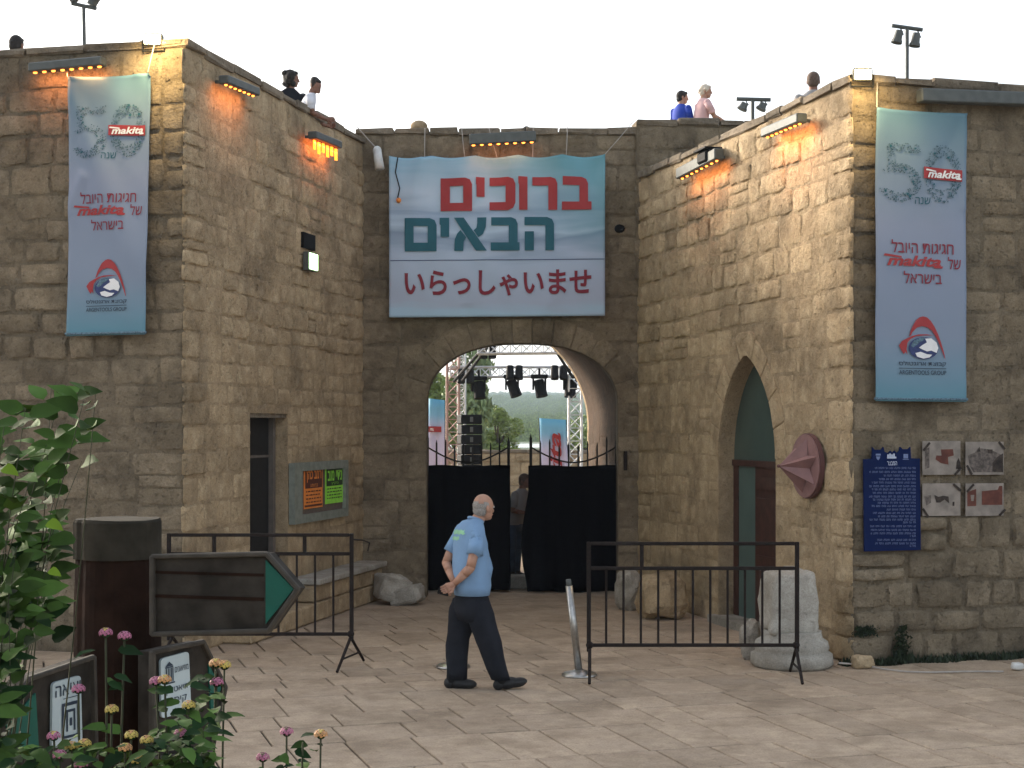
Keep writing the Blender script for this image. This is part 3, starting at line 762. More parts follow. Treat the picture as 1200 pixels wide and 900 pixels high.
# ------------------------------------------------------------------ wall heater bars with orange bulbs
def bar_light(wl, px0, py0, px1, py1, label, n, par_out=.16, deep=.12, h=.09, lit=True, energy=6, hot=False):
    ua, va = wl.uv(px0, py0, par_out); ub, vb = wl.uv(px1, py1, par_out)
    A = wl.p(ua, va, par_out); B = wl.p(ub, vb, par_out); mid = (A + B) / 2; U = (B - A).normalized(); L = (B - A).length
    tt = empty('wall_light', mid - Vector((0, 0, .1)), label, 'light')
    mb = MB(); mb.box(mid, L, deep, h, U, wl.Y, bev=.012); mb.obj('housing', M['housing'], tt)
    for s in (-.35, .35):
        p = mid + U * (L * s); mb = MB(); mb.box(p + wl.Y * (par_out / 2 + .02), .03, par_out, .03, U, wl.Y); mb.obj('bracket', M['housing'], tt)
    if lit:
        if hot:
            for i in range(n):
                p = A + U * (L * (i + .5) / n); q = MB(); q.box(p + Vector((0, 0, -h / 2 - .065 - .02 * (i % 2))), L / n * .45, .015, .11 + .03 * (i % 2), U, wl.Y); q.obj('heating_element', M['bulb_hot'], tt)
        else:
            for i in range(n):
                p = A + U * (L * (i + .5) / n); q = MB(); q.sph(p + Vector((0, 0, -h / 2 - .004)), .024, .016, .012, 8, 5, U); q.obj('bulb', M['bulb'], tt, smooth=True)
        l = bpy.data.lights.new('light_source', 'AREA'); l.shape = 'RECTANGLE'; l.size = L * .9; l.size_y = .05; l.energy = energy * .2; l.color = (1, .36, .12)
        o = bpy.data.objects.new('light_source', l); C.objects.link(o); o.parent = tt; o.location = mid - Vector((0, 0, h / 2 + .04)) - off(tt)
        dr = (wl.Y * .75 - Vector((0, 0, 1))).normalized(); z = -dr; x = U - z * U.dot(z); x.normalize(); y = z.cross(x)
        o.rotation_euler = Matrix((x, y, z)).transposed().to_euler()
    return tt
bar_light(LF, 36, 80, 122, 72, 'long lamp bar with a row of orange bulbs above the left banner', 8, energy=9)
bar_light(LS, 262, 93, 299, 108, 'small orange bulb bar near the front corner of the left side wall', 7, energy=5)
bar_light(LS, 366, 158, 396, 170, 'glowing orange heater bar near the far end of the left side wall', 6, energy=6, hot=True)
bar_light(GW, 550, 164, 628, 160, 'grey lamp bar above the welcome banner lighting its top edge', 8, par_out=.3, energy=2.5, h=.14)
bar_light(RS, 797, 204, 843, 180, 'orange bulb bar beside a black box on the right side wall', 8, energy=8, h=.13)
bar_light(RS, 897, 156, 940, 138, 'orange bulb bar near the front corner of the right side wall', 8, energy=10, h=.10)
bar_light(RF, 1077, 112, 1215, 117, 'long unlit grey metal bar above the right banner', 0, lit=False, h=.13, par_out=.14)
ub, vb = RS.uv(833, 186, .12)
t = empty('black_spotlight', RS.p(ub, vb, .1), 'small black spotlight beside the bulb bar on the right side wall', 'spotlight')
mb = MB(); mb.box(RS.p(ub, vb + .01, .16), .30, .17, .15, RS.U, bev=.03); mb.obj('lamp_body', M['black'], t)
mb = MB(); mb.box(RS.p(ub, vb + .10, .16), .36, .22, .02, RS.U); mb.obj('hood', M['black'], t)
mb = MB(); mb.tube(RS.p(ub, vb, .1), RS.p(ub, vb, -.02), .03); mb.obj('bracket', M['black'], t)

# bright floodlights on the two front corners
def flood(px, py, d, label, e, aim):
    p = P(px, py, d); tt = empty('floodlight', p - Vector((0, 0, .15)), label, 'floodlight')
    mb = MB(); mb.box(p, .19, .1, .12, (1, 0, 0), bev=.012); mb.obj('housing', M['housing'], tt)
    mb = MB(); mb.box(p + Vector((0, -.055, -.005)), .155, .012, .085, (1, 0, 0)); mb.obj('lens', M['flood'], tt)
    mb = MB(); mb.tube(p + Vector((-.11, 0, 0)), p + Vector((-.11, 0, -.12)), .01); mb.tube(p + Vector((.11, 0, 0)), p + Vector((.11, 0, -.12)), .01); mb.tube(p + Vector((-.11, 0, -.11)), p + Vector((.11, 0, -.11)), .01); mb.obj('bracket', M['black'], tt)
    l = bpy.data.lights.new('light_source', 'SPOT'); l.energy = e * .8; l.color = (1, .72, .32); l.shadow_soft_size = .12; l.spot_size = rad(150); l.spot_blend = .8
    o = bpy.data.objects.new('light_source', l); C.objects.link(o); o.parent = tt; o.location = p + Vector((0, -.42, .02)) - off(tt)
    o.rotation_euler = Vector(aim).to_track_quat('-Z', 'Y').to_euler()
flood(180, 47, 15.5, 'warm glaring floodlight on the top edge of the left tower corner', 42, (.3, .5, -.85))
flood(1010, 88, 14.93, 'warm glaring floodlight on the top edge of the right tower corner', 30, (-.1, .5, -.85))

# camera on the wall, cable
t = empty('security_camera', P(443, 186, 20.6), 'small white security camera left of the welcome banner', 'camera')
mb = MB(); mb.tube(P(442, 176, 20.55), P(445, 198, 20.5), .055, .065, 10); mb.obj('camera_body', M['white_plastic'], t, True)
mb = MB(); mb.sph(P(442, 177, 20.55), .06, .06, .07); mb.obj('swivel', M['white_plastic'], t, True)
mb = MB(); mb.tube(P(443, 178, 20.55), P(443, 178, 20.9), .025); mb.obj('bracket', M['housing'], t)
tag(MB().path([P(418, 148, 20.6), P(432, 164, 20.65), P(444, 177, 20.6)], .008).obj('cable', M['rope'], loc=P(443, 177, 20.6)), 'thin pale cable running down to the small white camera', 'cable')

# ------------------------------------------------------------------ banners
def banner(wl, tl, tr, bl, out, label, m, amp, seed, ties, sag=.01, hang=0):
    (ax, ay), (bx_, by), (cx_, cy) = tl, tr, bl
    uA, vA = wl.uv(ax, ay, out); uB, vB = wl.uv(bx_, by, out); uC, vC = wl.uv(cx_, cy, out)
    tt = empty('banner', wl.p((uA + uC) / 2 / 1 + (uB - uA) / 2, vC, out), label, 'banner')
    n0 = Vector((seed, 0, 0))
    W_ = abs(uB - uA); H_ = abs(vA - vC)
    def g(s, t_):
        w1 = mnoise.noise(Vector((s * W_ * 1.1 + t_ * H_ * .5, t_ * H_ * .8 - s * W_ * .5, seed))) + .5 * mnoise.noise(Vector((s * W_ * 3 - t_ * H_ * 2, t_ * H_ * 1.1, seed + 5)))
        k = amp * w1
        for q in ties:      # folds running down from the tie points
            dx = (s - q) * W_; dy = t_ * H_
            k += amp * .9 * math.exp(-dy * 1.4) * math.cos(dx * 9 + dy * 3 * (1 if q < .5 else -1)) * math.exp(-abs(dx) * 1.5)
        return k
    rc = random.Random(int(seed * 100)); creases = []
    for _ in range(9):
        q0 = rc.choice(ties) if rc.random() < .7 else rc.random(); a_ = rc.uniform(.9, 2.2); creases.append((q0 * W_, 0 if rc.random() < .75 else rc.random() * H_, math.cos(a_), math.sin(a_), rc.uniform(-1, 1) * amp * .9, rc.uniform(.05, .10), rc.uniform(.5, 1.3)))
    if seed == 2.3: creases += [(0, 0, .34, .94, amp * 1.5, .09, 2.6), (0, 0, .5, .86, -amp * .8, .07, 2.2)]
    g0 = g
    def g(s, t_):
        k = g0(s, t_); x, y = s * W_, t_ * H_
        for (cx_, cy_, ca, sa, am, wd, ln) in creases:
            al = (x - cx_) * ca + (y - cy_) * sa; pe = -(x - cx_) * sa + (y - cy_) * ca
            if al > 0: k += am * math.exp(-(pe / (wd * (1 + al * .6))) ** 2) * math.exp(-al / ln)
        return k
    def fn(s, t_, o=0):
        u = uA + s * (uB - uA) + t_ * (uC - uA); v = vA + s * (vB - vA) + t_ * (vC - vA)
        v -= sag * math.exp(-t_ * 8) * abs(math.sin(s * math.pi * max(1, len(ties) - 1)))
        return wl.p(u, v, out + o + g(s, t_))
    ns, nt_ = max(12, int(W_ * 30)), max(12, int(H_ * 30)); vs, uv, fs = [], [], []
    for j in range(nt_ + 1):
        for i in range(ns + 1): vs.append(fn(i / ns, j / nt_)); uv.append((i / ns, 1 - j / nt_))
    for j in range(nt_):
        for i in range(ns): a = j * (ns + 1) + i; fs.append((a, a + ns + 1, a + ns + 2, a + 1))
    o = mk('cloth', vs, fs, m, tt, True, uv)
    sd = o.modifiers.new('thick', 'SOLIDIFY'); sd.thickness = .004; sd.offset = -1
    S_ = Sheet(fn, tt); S_.wh = (W_, H_); return tt, fn, S_

# welcome banner
def G7(x, y): return ((x - 55) / 877, (y - 181) / 653)
def Pg(pts): return [G7(x, y) for x, y in pts]
t, fn, sh = banner(GW, (456, 183), (709, 181), (456, 372), .14, 'large blue and lilac welcome banner above the arch with red and teal lettering', M['banner'], .034, 3.1, (0, .16, .36, .55, .82, 1), .03)
def rr4(x0, y0, x1, y1, tr=0, br=0, tl=0):
    p = []
    p += [(x0, y0)] if not tl else [(x0, y0 + tl), (x0 + tl * .3, y0 + tl * .3), (x0 + tl, y0)]
    p += [(x1, y0)] if not tr else [(x1 - tr, y0), (x1 - tr * .3, y0 + tr * .3), (x1, y0 + tr)]
    p += [(x1, y1)] if not br else [(x1, y1 - br), (x1 - br * .3, y1 - br * .3), (x1 - br, y1)]
    p += [(x0, y1)]; return p
def ring(x0, y0, x1, y1, a, b, c, d): # square letter with a hole
    return [rect(x0, y0, a, y1), rect(a, y0, c, b), rect(a, d, c, y1), rr4(c, y0, x1, y1, tr=28)]
red = ring(264, 270, 392, 405, 302, 303, 356, 372)
red += [[(408, 268), (443, 268), (443, 348), (410, 348), (410, 300), (408, 296)]]
red += [rect(463, 268, 528, 303), rr4(528, 268, 568, 403, tr=30, br=30), rect(463, 370, 528, 403)]
red += [[(580, 268), (617, 268), (617, 403), (583, 403), (583, 300), (580, 296)]]
red += [rect(637, 268, 702, 303), rr4(702, 268, 738, 403, tr=28)]
red += [rect(760, 268, 828, 303), rr4(828, 268, 863, 372, tr=26), rect(757, 370, 877, 403)]
tl_ = ring(119, 433, 248, 568, 155, 466, 212, 533)
tl_ += [[(260, 432), (299, 432), (299, 510), (264, 510), (264, 462), (260, 458)]]
tl_ += [[(318, 432), (358, 432), (452, 567), (408, 567)], [(413, 432), (450, 432), (448, 470), (436, 500), (418, 512), (398, 484), (410, 474), (413, 455)], [(345, 482), (368, 512), (358, 530), (356, 567), (320, 567), (322, 520), (332, 496)]]
tl_ += [rect(470, 432, 541, 465), rr4(541, 432, 577, 536, tr=26), rect(468, 534, 585, 567)]
tl_ += [rect(605, 432, 690, 465), rr4(690, 432, 725, 567, tr=28), rect(606, 490, 643, 567)]
sh.polys([Pg(p) for p in red], M['red'], .016, 'red_lettering'); sh.polys([Pg(p) for p in tl_], M['teal'], .016, 'teal_lettering')
a, b_ = G7(60, 603), G7(930, 606)
mk('thin_line', [fn(a[0] + (b_[0] - a[0]) * i / 60, y, .006) for y in (a[1], b_[1]) for i in range(61)], [(i, i + 1, i + 62, i + 61) for i in range(60)], M['navy'], t)
a, b_ = G7(118, 645), G7(876, 750)
sh.text('いらっしゃいませ', a[0], b_[0], a[1], b_[1], M['dred'], shear=0, bold=.022, out=.014, name='red_brush_lettering')
for s0, px1, py1 in ((.165, 498, 147), (.35, 541, 147), (.5, 573, 147), (.665, 625, 146), (.82, 665, 145), (1.0, 744, 137)):
    p0 = fn(s0, 0); p1 = P(px1, py1 + 3, 20.7); tag(MB().path([p0, (p0 + p1) / 2 + Vector((0, -.02, -.01)), p1], .006).obj('rope', M['rope'], t), None)
MB().path([fn(.04, 0), fn(.03, .1, .03), fn(.05, .2, .03), fn(.04, .26, .02)], .008).obj('cord', M['black'], t)
MB().sph(fn(.045, .275, .02), .035).obj('tag', M['orange'], t)

# tall banners
def tall(wl, tl, tr, bl, label, seed, amp, ties):
    t, fn, sh = banner(wl, tl, tr, bl, .12, label, M['banner_tall'], amp, seed, ties, .01)
    X = lambda x: (x - 63) / 252; Y = lambda y: (y - 38) / 817
    rd = random.Random(seed * 10)
    # the number 50 set out of small dots
    def in50(x, y):
        # 0: elliptical ring
        ex, ey = (x - 248) / 53, (y - 213) / 83; r = math.hypot(ex, ey)
        if .56 < r < 1: return True
        if 92 < x < 182 and 132 < y < 158: return True
        if 92 < x < 116 and 132 < y < 215: return True
        fx, fy = (x - 128) / 58, (y - 243) / 54; r = math.hypot(fx, fy)
        return .52 < r < 1 and not (x < 112 and 212 < y < 262)
    for mm, n, lo, hi in ((M['dots_pale'], 520, 1.3, 3.0), (M['dots'], 330, .9, 2.5), (M['teal'], 22, 2.5, 4.2)):
        ps = []
        while len(ps) < n:
            x, y = rd.uniform(70, 304), rd.uniform(128, 298)
            if not in50(x, y): continue
            r = rd.uniform(lo, hi); k = rd.choice((3, 4, 5, 6)); a0 = rd.random() * 6
            ps.append([(X(x + r * math.cos(a0 + 6.283 * i / k)), Y(y + r * math.sin(a0 + 6.283 * i / k))) for i in range(k)])
        sh.polys(ps, mm, .010 if mm is not M['teal'] else .012, 'dotted_number', kind='stuff')
    lv = [fn(X(192 + 110 * i / 12), Y(195 + 5 * i / 12 + 32.5 * j / 4), .015) for j in range(5) for i in range(13)]
    mk('red_label', lv, [(j * 13 + i, j * 13 + i + 1, (j + 1) * 13 + i + 1, (j + 1) * 13 + i) for j in range(4) for i in range(12)], M['red'], t)
    def logo(x0, x1, y0, y1, m, out):
        h = y1 - y0; w_ = x1 - x0
        sh.text('makita', X(x0 + w_ * .06), X(x1 - w_ * .03), Y(y0 + h * .08), Y(y1 - h * .1), m, shear=.28, bold=.03, out=out, name='brand_lettering')
        sh.polys([[(X(x0), Y(y0 + h * .16)), (X(x0 + w_ * .02), Y(y0)), (X(x0 + w_ * .30), Y(y0 + h * .16)), (X(x0 + w_ * .30), Y(y0 + h * .30))], [(X(x0 + w_ * .86), Y(y1 - h * .16)), (X(x1), Y(y1 - h * .16)), (X(x1 - w_ * .01), Y(y1)), (X(x0 + w_ * .85), Y(y1))]], m, out + .001, 'brand_stroke')
    logo(196, 299, 201, 228, M['white_print'], .024)
    sh.text(HEB('שנה'), X(172), X(214), Y(281), Y(300), M['teal'], out=.007)
    sh.text(HEB('חגיגות היובל'), X(104), X(278), Y(403), Y(440), M['dred'], out=.012, bold=.004)
    logo(82, 248, 443, 480, M['red'], .012)
    sh.text(HEB('של'), X(262), X(298), Y(446), Y(481), M['dred'], out=.012, bold=.004)
    sh.text(HEB('בישראל'), X(138), X(245), Y(490), Y(524), M['dred'], out=.012, bold=.004)
    # emblem, traced in its own box 110..632 x 155..640
    ex = lambda x: X(125 + (x - 110) / 522 * 130); ey = lambda y: Y(616 + (y - 155) / 485 * 124)
    A1 = [(222, 380), (250, 290), (300, 200), (345, 165), (380, 155), (425, 165), (470, 205), (510, 265), (550, 345), (585, 440), (615, 540), (632, 625), (622, 610), (590, 520), (550, 425), (515, 360), (480, 310), (430, 275), (370, 262), (310, 280), (265, 325), (240, 370)]
    A2 = [(505, 362), (420, 352), (330, 354), (260, 372), (200, 400), (145, 430), (110, 480), (135, 530), (165, 575), (185, 545), (205, 580), (195, 520), (205, 450), (240, 405), (300, 375), (400, 364)]
    sh.polys([[(ex(x), ey(y)) for x, y in A1], [(ex(x), ey(y)) for x, y in A2]], M['red'], .012, 'emblem_swoosh')
    gl = [(385 + 168 * math.cos(6.2832 * i / 28), 505 + 122 * math.sin(6.2832 * i / 28)) for i in range(28)]
    sh.polys([[(ex(x), ey(y)) for x, y in gl]], M['navy'], .013, 'emblem_globe')
    L1 = [(275, 420), (340, 392), (400, 388), (380, 420), (340, 440), (310, 470), (265, 500), (240, 480)]
    L2 = [(400, 400), (470, 395), (530, 440), (550, 500), (530, 555), (470, 530), (420, 540), (370, 520), (330, 500), (370, 470), (420, 440)]
    L3 = [(290, 560), (350, 545), (420, 570), (480, 575), (450, 605), (380, 620), (310, 600)]
    sh.polys([[(ex(x), ey(y)) for x, y in q] for q in (L2, L3)], M['white_print'], .016, 'emblem_land'); sh.polys([[(ex(x), ey(y)) for x, y in L1]], M['dots_pale'], .016, 'emblem_land')
    sh.text(HEB('קבוצת ארגנטולס'), X(125), X(257), Y(742), Y(758), M['ink'], out=.012, bold=.01)
    sh.polys([rect(X(125), Y(761.5), X(257), Y(763.3))], M['ink'], .012, 'rule')
    sh.text('ARGENTOOLS GROUP', X(125), X(257), Y(768), Y(780), M['ink'], out=.012, bold=.01)
    MB().tube(fn(-.01, .992), fn(1.01, .992), .014).obj('bottom_rod', M['dots_pale'], t)
    return t, fn
t, fn = tall(LF, (81, 91), (174.5, 85), (78.5, 394), 'tall blue banner with a dotted 50 hanging on the left tower', 2.3, .034, (0, 1))
MB().path([fn(1, 0), P(181, 52, LF.p(3.2, 0).y - .1)], .006).obj('rope', M['rope'], t)
MB().path([fn(0, 0), P(78, 74, 15.7)], .005).obj('rope', M['rope'], t)
t, fn = tall(RF, (1027, 126), (1133, 133), (1026, 470), 'tall blue banner with a dotted 50 hanging on the right tower', 5.7, .020, (0, 1))
MB().path([fn(0, 0), P(1028, 96, 15.0)], .005).obj('rope', M['rope'], t)

# ------------------------------------------------------------------ pink disc, blue sign, photo sheets
uu, vv = RS.uv(947, 546, .05)
t = empty('disc_sculpture', RS.p(uu, vv - .3, .03), 'dusty pink round disc with a pointed folded pyramid on the right side wall', 'sculpture')
c0 = RS.p(uu, vv, 0); ax = -RS.Y; n = 36; R0 = .335
mb = MB(); pts = [c0 + RS.U * (R0 * math.cos(6.2832 * i / n)) + Vector((0, 0, R0 * math.sin(6.2832 * i / n))) for i in range(n)]
mb.prism([p + ax * .03 for p in pts], ax * .045); mb.obj('rim_disc', M['pink_rim'], t)
mb = MB(); pts2 = [c0 + ax * .078 + RS.U * (R0 * .97 * math.cos(6.2832 * i / n)) + Vector((0, 0, R0 * .97 * math.sin(6.2832 * i / n))) for i in range(n)]
mb.prism(pts2, ax * .012); mb.obj('disc', M['pink'], t)
tip = c0 + ax * .37 + RS.U * -.02; vs = []; k = 6
for i in range(k * 2):
    a = 6.2832 * i / (k * 2) + .35; r = R0 * (.86 if i % 2 == 0 else .42); vs.append(c0 + ax * (.085 if i % 2 == 0 else .10) + RS.U * (r * math.cos(a)) + Vector((0, 0, r * math.sin(a))))
vs.append(tip); mk('folded_point', vs, [(i, (i + 1) % (2 * k), 2 * k) for i in range(2 * k)], M['pink'], t)
mb = MB(); mb.sph(tip, .018); mb.obj('tip_knob', M['pink_rim'], t)

# blue enamel sign
mp = lambda x, y: RF.uv(1000 + x / 5.625, 500 + y / 5.625, .05)
t = empty('heritage_sign', RF.p(mp(250, 0)[0], mp(0, 820)[1], .04), 'dark blue heritage sign with a battlement outline and pale small print', 'sign')
ol = [(62, 215), (118, 210), (120, 135), (135, 152), (178, 152), (192, 133), (200, 165), (222, 175), (240, 158), (252, 172), (266, 158), (280, 172), (296, 160), (303, 133), (318, 148), (355, 148), (370, 133), (374, 208), (432, 210), (438, 812), (68, 822)]
mb = MB(); mb.prism([RF.p(*mp(x, y), .05) for x, y in ol], -RF.Y * .02); mb.obj('plate', M['blue_sign'], t)
sh = Sheet(lambda s, q, o: RF.p(*mp(s * 500, q * 1000), .0725 + o), t)
rows = [(272, 135), (298, 100), (322, 195), (345, 160), (368, 115), (392, 100), (413, 115), (436, 112), (460, 95), (480, 125), (501, 145), (522, 115), (545, 215), (568, 120), (590, 150), (612, 100), (630, 320), (655, 105), (680, 100), (702, 105), (720, 365), (745, 150), (768, 140), (785, 365)]
rs = random.Random(3); ps = []
for y, x0 in rows:
    x = 402
    while x > x0:
        w_ = rs.uniform(14, 42); xx = x - w_
        while x > max(xx, x0):
            gw = rs.uniform(3, 5); k = rs.random()
            if k < .35: ps += [rect((x - gw) / 500, (y - 6) / 1000, x / 500, (y - 4) / 1000), rect((x - 1.4) / 500, (y - 6) / 1000, x / 500, (y + 6) / 1000)]
            elif k < .6: ps += [rect((x - gw) / 500, (y + 4) / 1000, x / 500, (y + 6) / 1000), rect((x - 1.4) / 500, (y - 6) / 1000, x / 500, (y + 6) / 1000)]
            elif k < .8: ps += [rect((x - gw) / 500, (y - 6) / 1000, x / 500, (y - 4) / 1000), rect((x - gw) / 500, (y + 4) / 1000, x / 500, (y + 6) / 1000), rect((x - 1.4) / 500, (y - 6) / 1000, x / 500, (y + 6) / 1000)]
            else: ps += [rect((x - 1.6) / 500, (y - 6) / 1000, x / 500, (y + 6) / 1000)]
            x -= gw + 1.6
        x -= 7
sh.polys(ps, M['blue_ink'], .001, 'small_print', kind='stuff')
ps = [rect((216 + i * 13) / 500, (183 - (i % 2) * 6) / 1000, (226 + i * 13) / 500, .210) for i in range(4)] + [rect(.43, .197, .55, .209)]
sh.polys(ps, M['pale_ink'], .001, 'emblem')
sh.polys([rect(.28, .178, .345, .190), [(.285, .196), (.34, .196), (.33, .212), (.312, .221), (.293, .212)]], M['blue_ink'], .001, 'emblem')
sh.polys([rect(.645, .180, .705, .209), rect(.635, .213, .715, .217)], M['blue_ink'], .001, 'emblem')
sh.text(HEB('המבצר'), .43, .56, .228, .254, M['pale_ink'], out=.001, bold=.01, name='title')

# four weathered photo sheets, taped at the corners
M['sheet'] = mat('faded_paper', (.25, .215, .185), .85, 0, .22, 9); M['sheet_red'] = mat('rusty_red_print', (.12, .038, .026), .8, 0, .25, 14, bump=0)
M['sheet_dark'] = mat('dark_photo_print', (.035, .025, .02), .8, 0, .6, 25, bump=0); M['sheet_grey'] = mat('grey_photo_print', (.12, .098, .085), .8, 0, .45, 30, bump=0)
def sheet(box, tapes, shapes, label):
    x0, y0, x1, y1 = box
    t = empty('photo_sheet', RF.p(mp(x0, y1)[0], mp(x0, y1)[1], .04), label, 'photo', 'faded photo sheets beside the blue sign')
    a, va = mp(x0, y0); b_, _ = mp(x1, y0); vb = mp(x0, y1)[1]
    quad(RF, a, b_, vb, va, .052, .006).obj('paper', M['sheet'], t)
    sh = Sheet(lambda s, q, o: RF.p(*mp(s, q), .054 + o), t)
    for k, (p, m) in enumerate(shapes): sh.polys([p], m, .001 + k * .0008, 'printed_patch')
    for (ax_, ay, bx_, by) in tapes:
        A = RF.p(*mp(ax_, ay), .062); B = RF.p(*mp(bx_, by), .062); mb = MB(); mb.box((A + B) / 2, (B - A).length, .004, .022, (B - A).normalized(), RF.Y); mb.obj('tape', M['sheet_dark'], t)
sheet((455, 95, 705, 318), [(458, 158, 500, 105), (665, 318, 708, 268)], [([(470, 150), (500, 135), (500, 270), (470, 280)], M['sheet_grey']), ([(575, 150), (655, 148), (660, 190), (622, 200), (625, 250), (575, 240), (540, 215), (545, 190), (580, 190)], M['sheet_red']), ([(680, 230), (692, 205), (705, 240), (703, 280), (675, 278)], M['sheet_dark'])], 'upper left faded photo sheet with rusty red blotches beside the blue sign')
sheet((740, 100, 990, 318), [(955, 100, 995, 148), (745, 255, 778, 315)], [([(752, 190), (800, 170), (820, 140), (900, 150), (985, 190), (985, 300), (790, 300), (765, 260)], M['sheet_grey']), ([(915, 240), (945, 200), (985, 175), (985, 300), (915, 295)], M['sheet_dark']), ([(810, 165), (830, 130), (835, 165)], M['sheet_dark']), ([(880, 150), (915, 150), (915, 178), (885, 175)], M['sheet_dark'])], 'upper right faded photo sheet with a dark grainy picture')
sheet((455, 375, 705, 590), [(655, 378, 705, 422), (455, 540, 490, 595)], [([(465, 460), (510, 450), (510, 500), (480, 520)], M['sheet_grey']), ([(532, 450), (560, 462), (590, 455), (625, 460), (630, 505), (600, 480), (570, 500), (545, 500)], M['sheet_dark']), ([(652, 495), (664, 495), (664, 522), (652, 522)], M['sheet_dark'])], 'lower left faded photo sheet with a small dark shape in the middle')
sheet((740, 375, 990, 590), [(745, 430, 790, 380), (958, 585, 998, 545)], [([(750, 430), (808, 410), (808, 522), (750, 525)], M['sheet_red']), ([(845, 425), (950, 415), (960, 390), (980, 390), (980, 515), (845, 515)], M['sheet_red']), ([(770, 450), (795, 450), (790, 490), (775, 490)], M['sheet'])], 'lower right faded photo sheet with a large rusty red picture')
# ------------------------------------------------------------------ people
def blob(name, mb, m, parent, voxel=.009, smooth=4, extra=None):
    "one continuous surface grown over overlapping shapes"
    o = mb.obj(name, m, parent, True, fix=True)
    r = o.modifiers.new('r', 'REMESH'); r.mode = 'VOXEL'; r.voxel_size = voxel; r.use_smooth_shade = True
    s = o.modifiers.new('s', 'SMOOTH'); s.factor = .5; s.iterations = smooth
    me = bpy.data.meshes.new_from_object(o, depsgraph=bpy.context.evaluated_depsgraph_get())
    old = o.data; o.modifiers.clear(); o.data = me; bpy.data.meshes.remove(old); me.name = name
    if not me.materials: me.materials.append(m)
    me.polygons.foreach_set('use_smooth', [True] * len(me.polygons))
    return o
def limb(mb, pts, n=14):
    "tapered limb through (point, radius) pairs, rounded at the joints"
    for i, (p, r) in enumerate(pts):
        mb.sph(p, r, r, r, n, 8)
        if i: mb.tube(pts[i - 1][0], p, pts[i - 1][1], r, n)
def loft(mb, rings, n=20):
    "rings: (centre, a, b, axis a) horizontal ellipses from bottom to top"
    v = []
    for c, a, b, A in rings:
        A = Vector(A).normalized(); B = Vector((0, 0, 1)).cross(A)
        v += [Vector(c) + A * (a * math.cos(6.28319 * i / n)) + B * (b * math.sin(6.28319 * i / n)) for i in range(n)]
    f = [(k * n + i, k * n + (i + 1) % n, (k + 1) * n + (i + 1) % n, (k + 1) * n + i) for k in range(len(rings) - 1) for i in range(n)]
    f += [tuple(range(n - 1, -1, -1)), tuple(range((len(rings) - 1) * n, len(rings) * n))]
    mb.add(v, f)
def head_shape(mb, c, face, s=1.0, up=Vector((0, 0, 1))):
    "skull, jaw, nose, brow, ears; c is the skull centre, face the way it looks"
    f = Vector(face).normalized(); side = up.cross(f).normalized()
    mb.sph(c + up * .015 * s, .095 * s, .078 * s, .098 * s, 20, 14, f)
    mb.sph(c + f * .028 * s - up * .052 * s, .062 * s, .055 * s, .066 * s, 16, 10, f)
    mb.sph(c + f * .058 * s - up * .088 * s, .028 * s, .03 * s, .024 * s, 12, 8, f)
    mb.sph(c + f * .098 * s - up * .028 * s, .018 * s, .013 * s, .020 * s, 10, 8, f)
    mb.tube(c + f * .088 * s + up * .01 * s, c + f * .103 * s - up * .03 * s, .009 * s, .012 * s, 8)
    mb.sph(c + f * .078 * s + up * .018 * s, .02 * s, .052 * s, .012 * s, 12, 8, f)
    mb.sph(c + f * .086 * s - up * .062 * s, .012 * s, .026 * s, .010 * s, 10, 6, f)
    for k in (1, -1): mb.sph(c + side * (.08 * s * k) - up * .012 * s - f * .008 * s, .017 * s, .009 * s, .031 * s, 10, 8, f)
def hair_shape(mb, c, face, s=1.0, style='short', up=Vector((0, 0, 1))):
    f = Vector(face).normalized(); side = up.cross(f).normalized()
    if style == 'bald':        # a fringe round the back and the sides
        mb.sph(c + up * .008 * s - f * .006 * s, .094 * s, .082 * s, .085 * s, 22, 14, f)
        mb.sph(c - f * .035 * s - up * .035 * s, .062 * s, .072 * s, .058 * s, 16, 10, f)
        return
    mb.sph(c - f * .012 * s + up * .026 * s, .099 * s, .087 * s, .098 * s, 18, 12, f)
    mb.sph(c - f * .045 * s - up * .02 * s, .062 * s, .078 * s, .075 * s, 14, 10, f)
    mb.sph(c + f * .06 * s + up * .072 * s, .035 * s, .06 * s, .03 * s, 12, 8, f)
    if style == 'bun': mb.sph(c - f * .125 * s + up * .05 * s, .062 * s, .058 * s, .058 * s, 12, 8, f)
    if style == 'curly':
        rh = random.Random(3)
        for k in range(34):
            d = Vector((rh.gauss(0, 1), rh.gauss(0, 1), rh.gauss(.1, 1))).normalized()
            if d.dot(f) > .45: continue
            mb.sph(c - f * .02 * s + d * .10 * s, rh.uniform(.026, .045) * s, None, None, 8, 6)
    if style == 'waved':
        rh = random.Random(8)
        for k in range(26):
            d = Vector((rh.gauss(0, 1), rh.gauss(0, 1), rh.gauss(.25, 1))).normalized()
            if d.dot(f) > .5 or d.z < -.6: continue
            mb.sph(c - f * .015 * s + up * .01 + d * .088 * s, rh.uniform(.026, .036) * s, None, None, 8, 6)
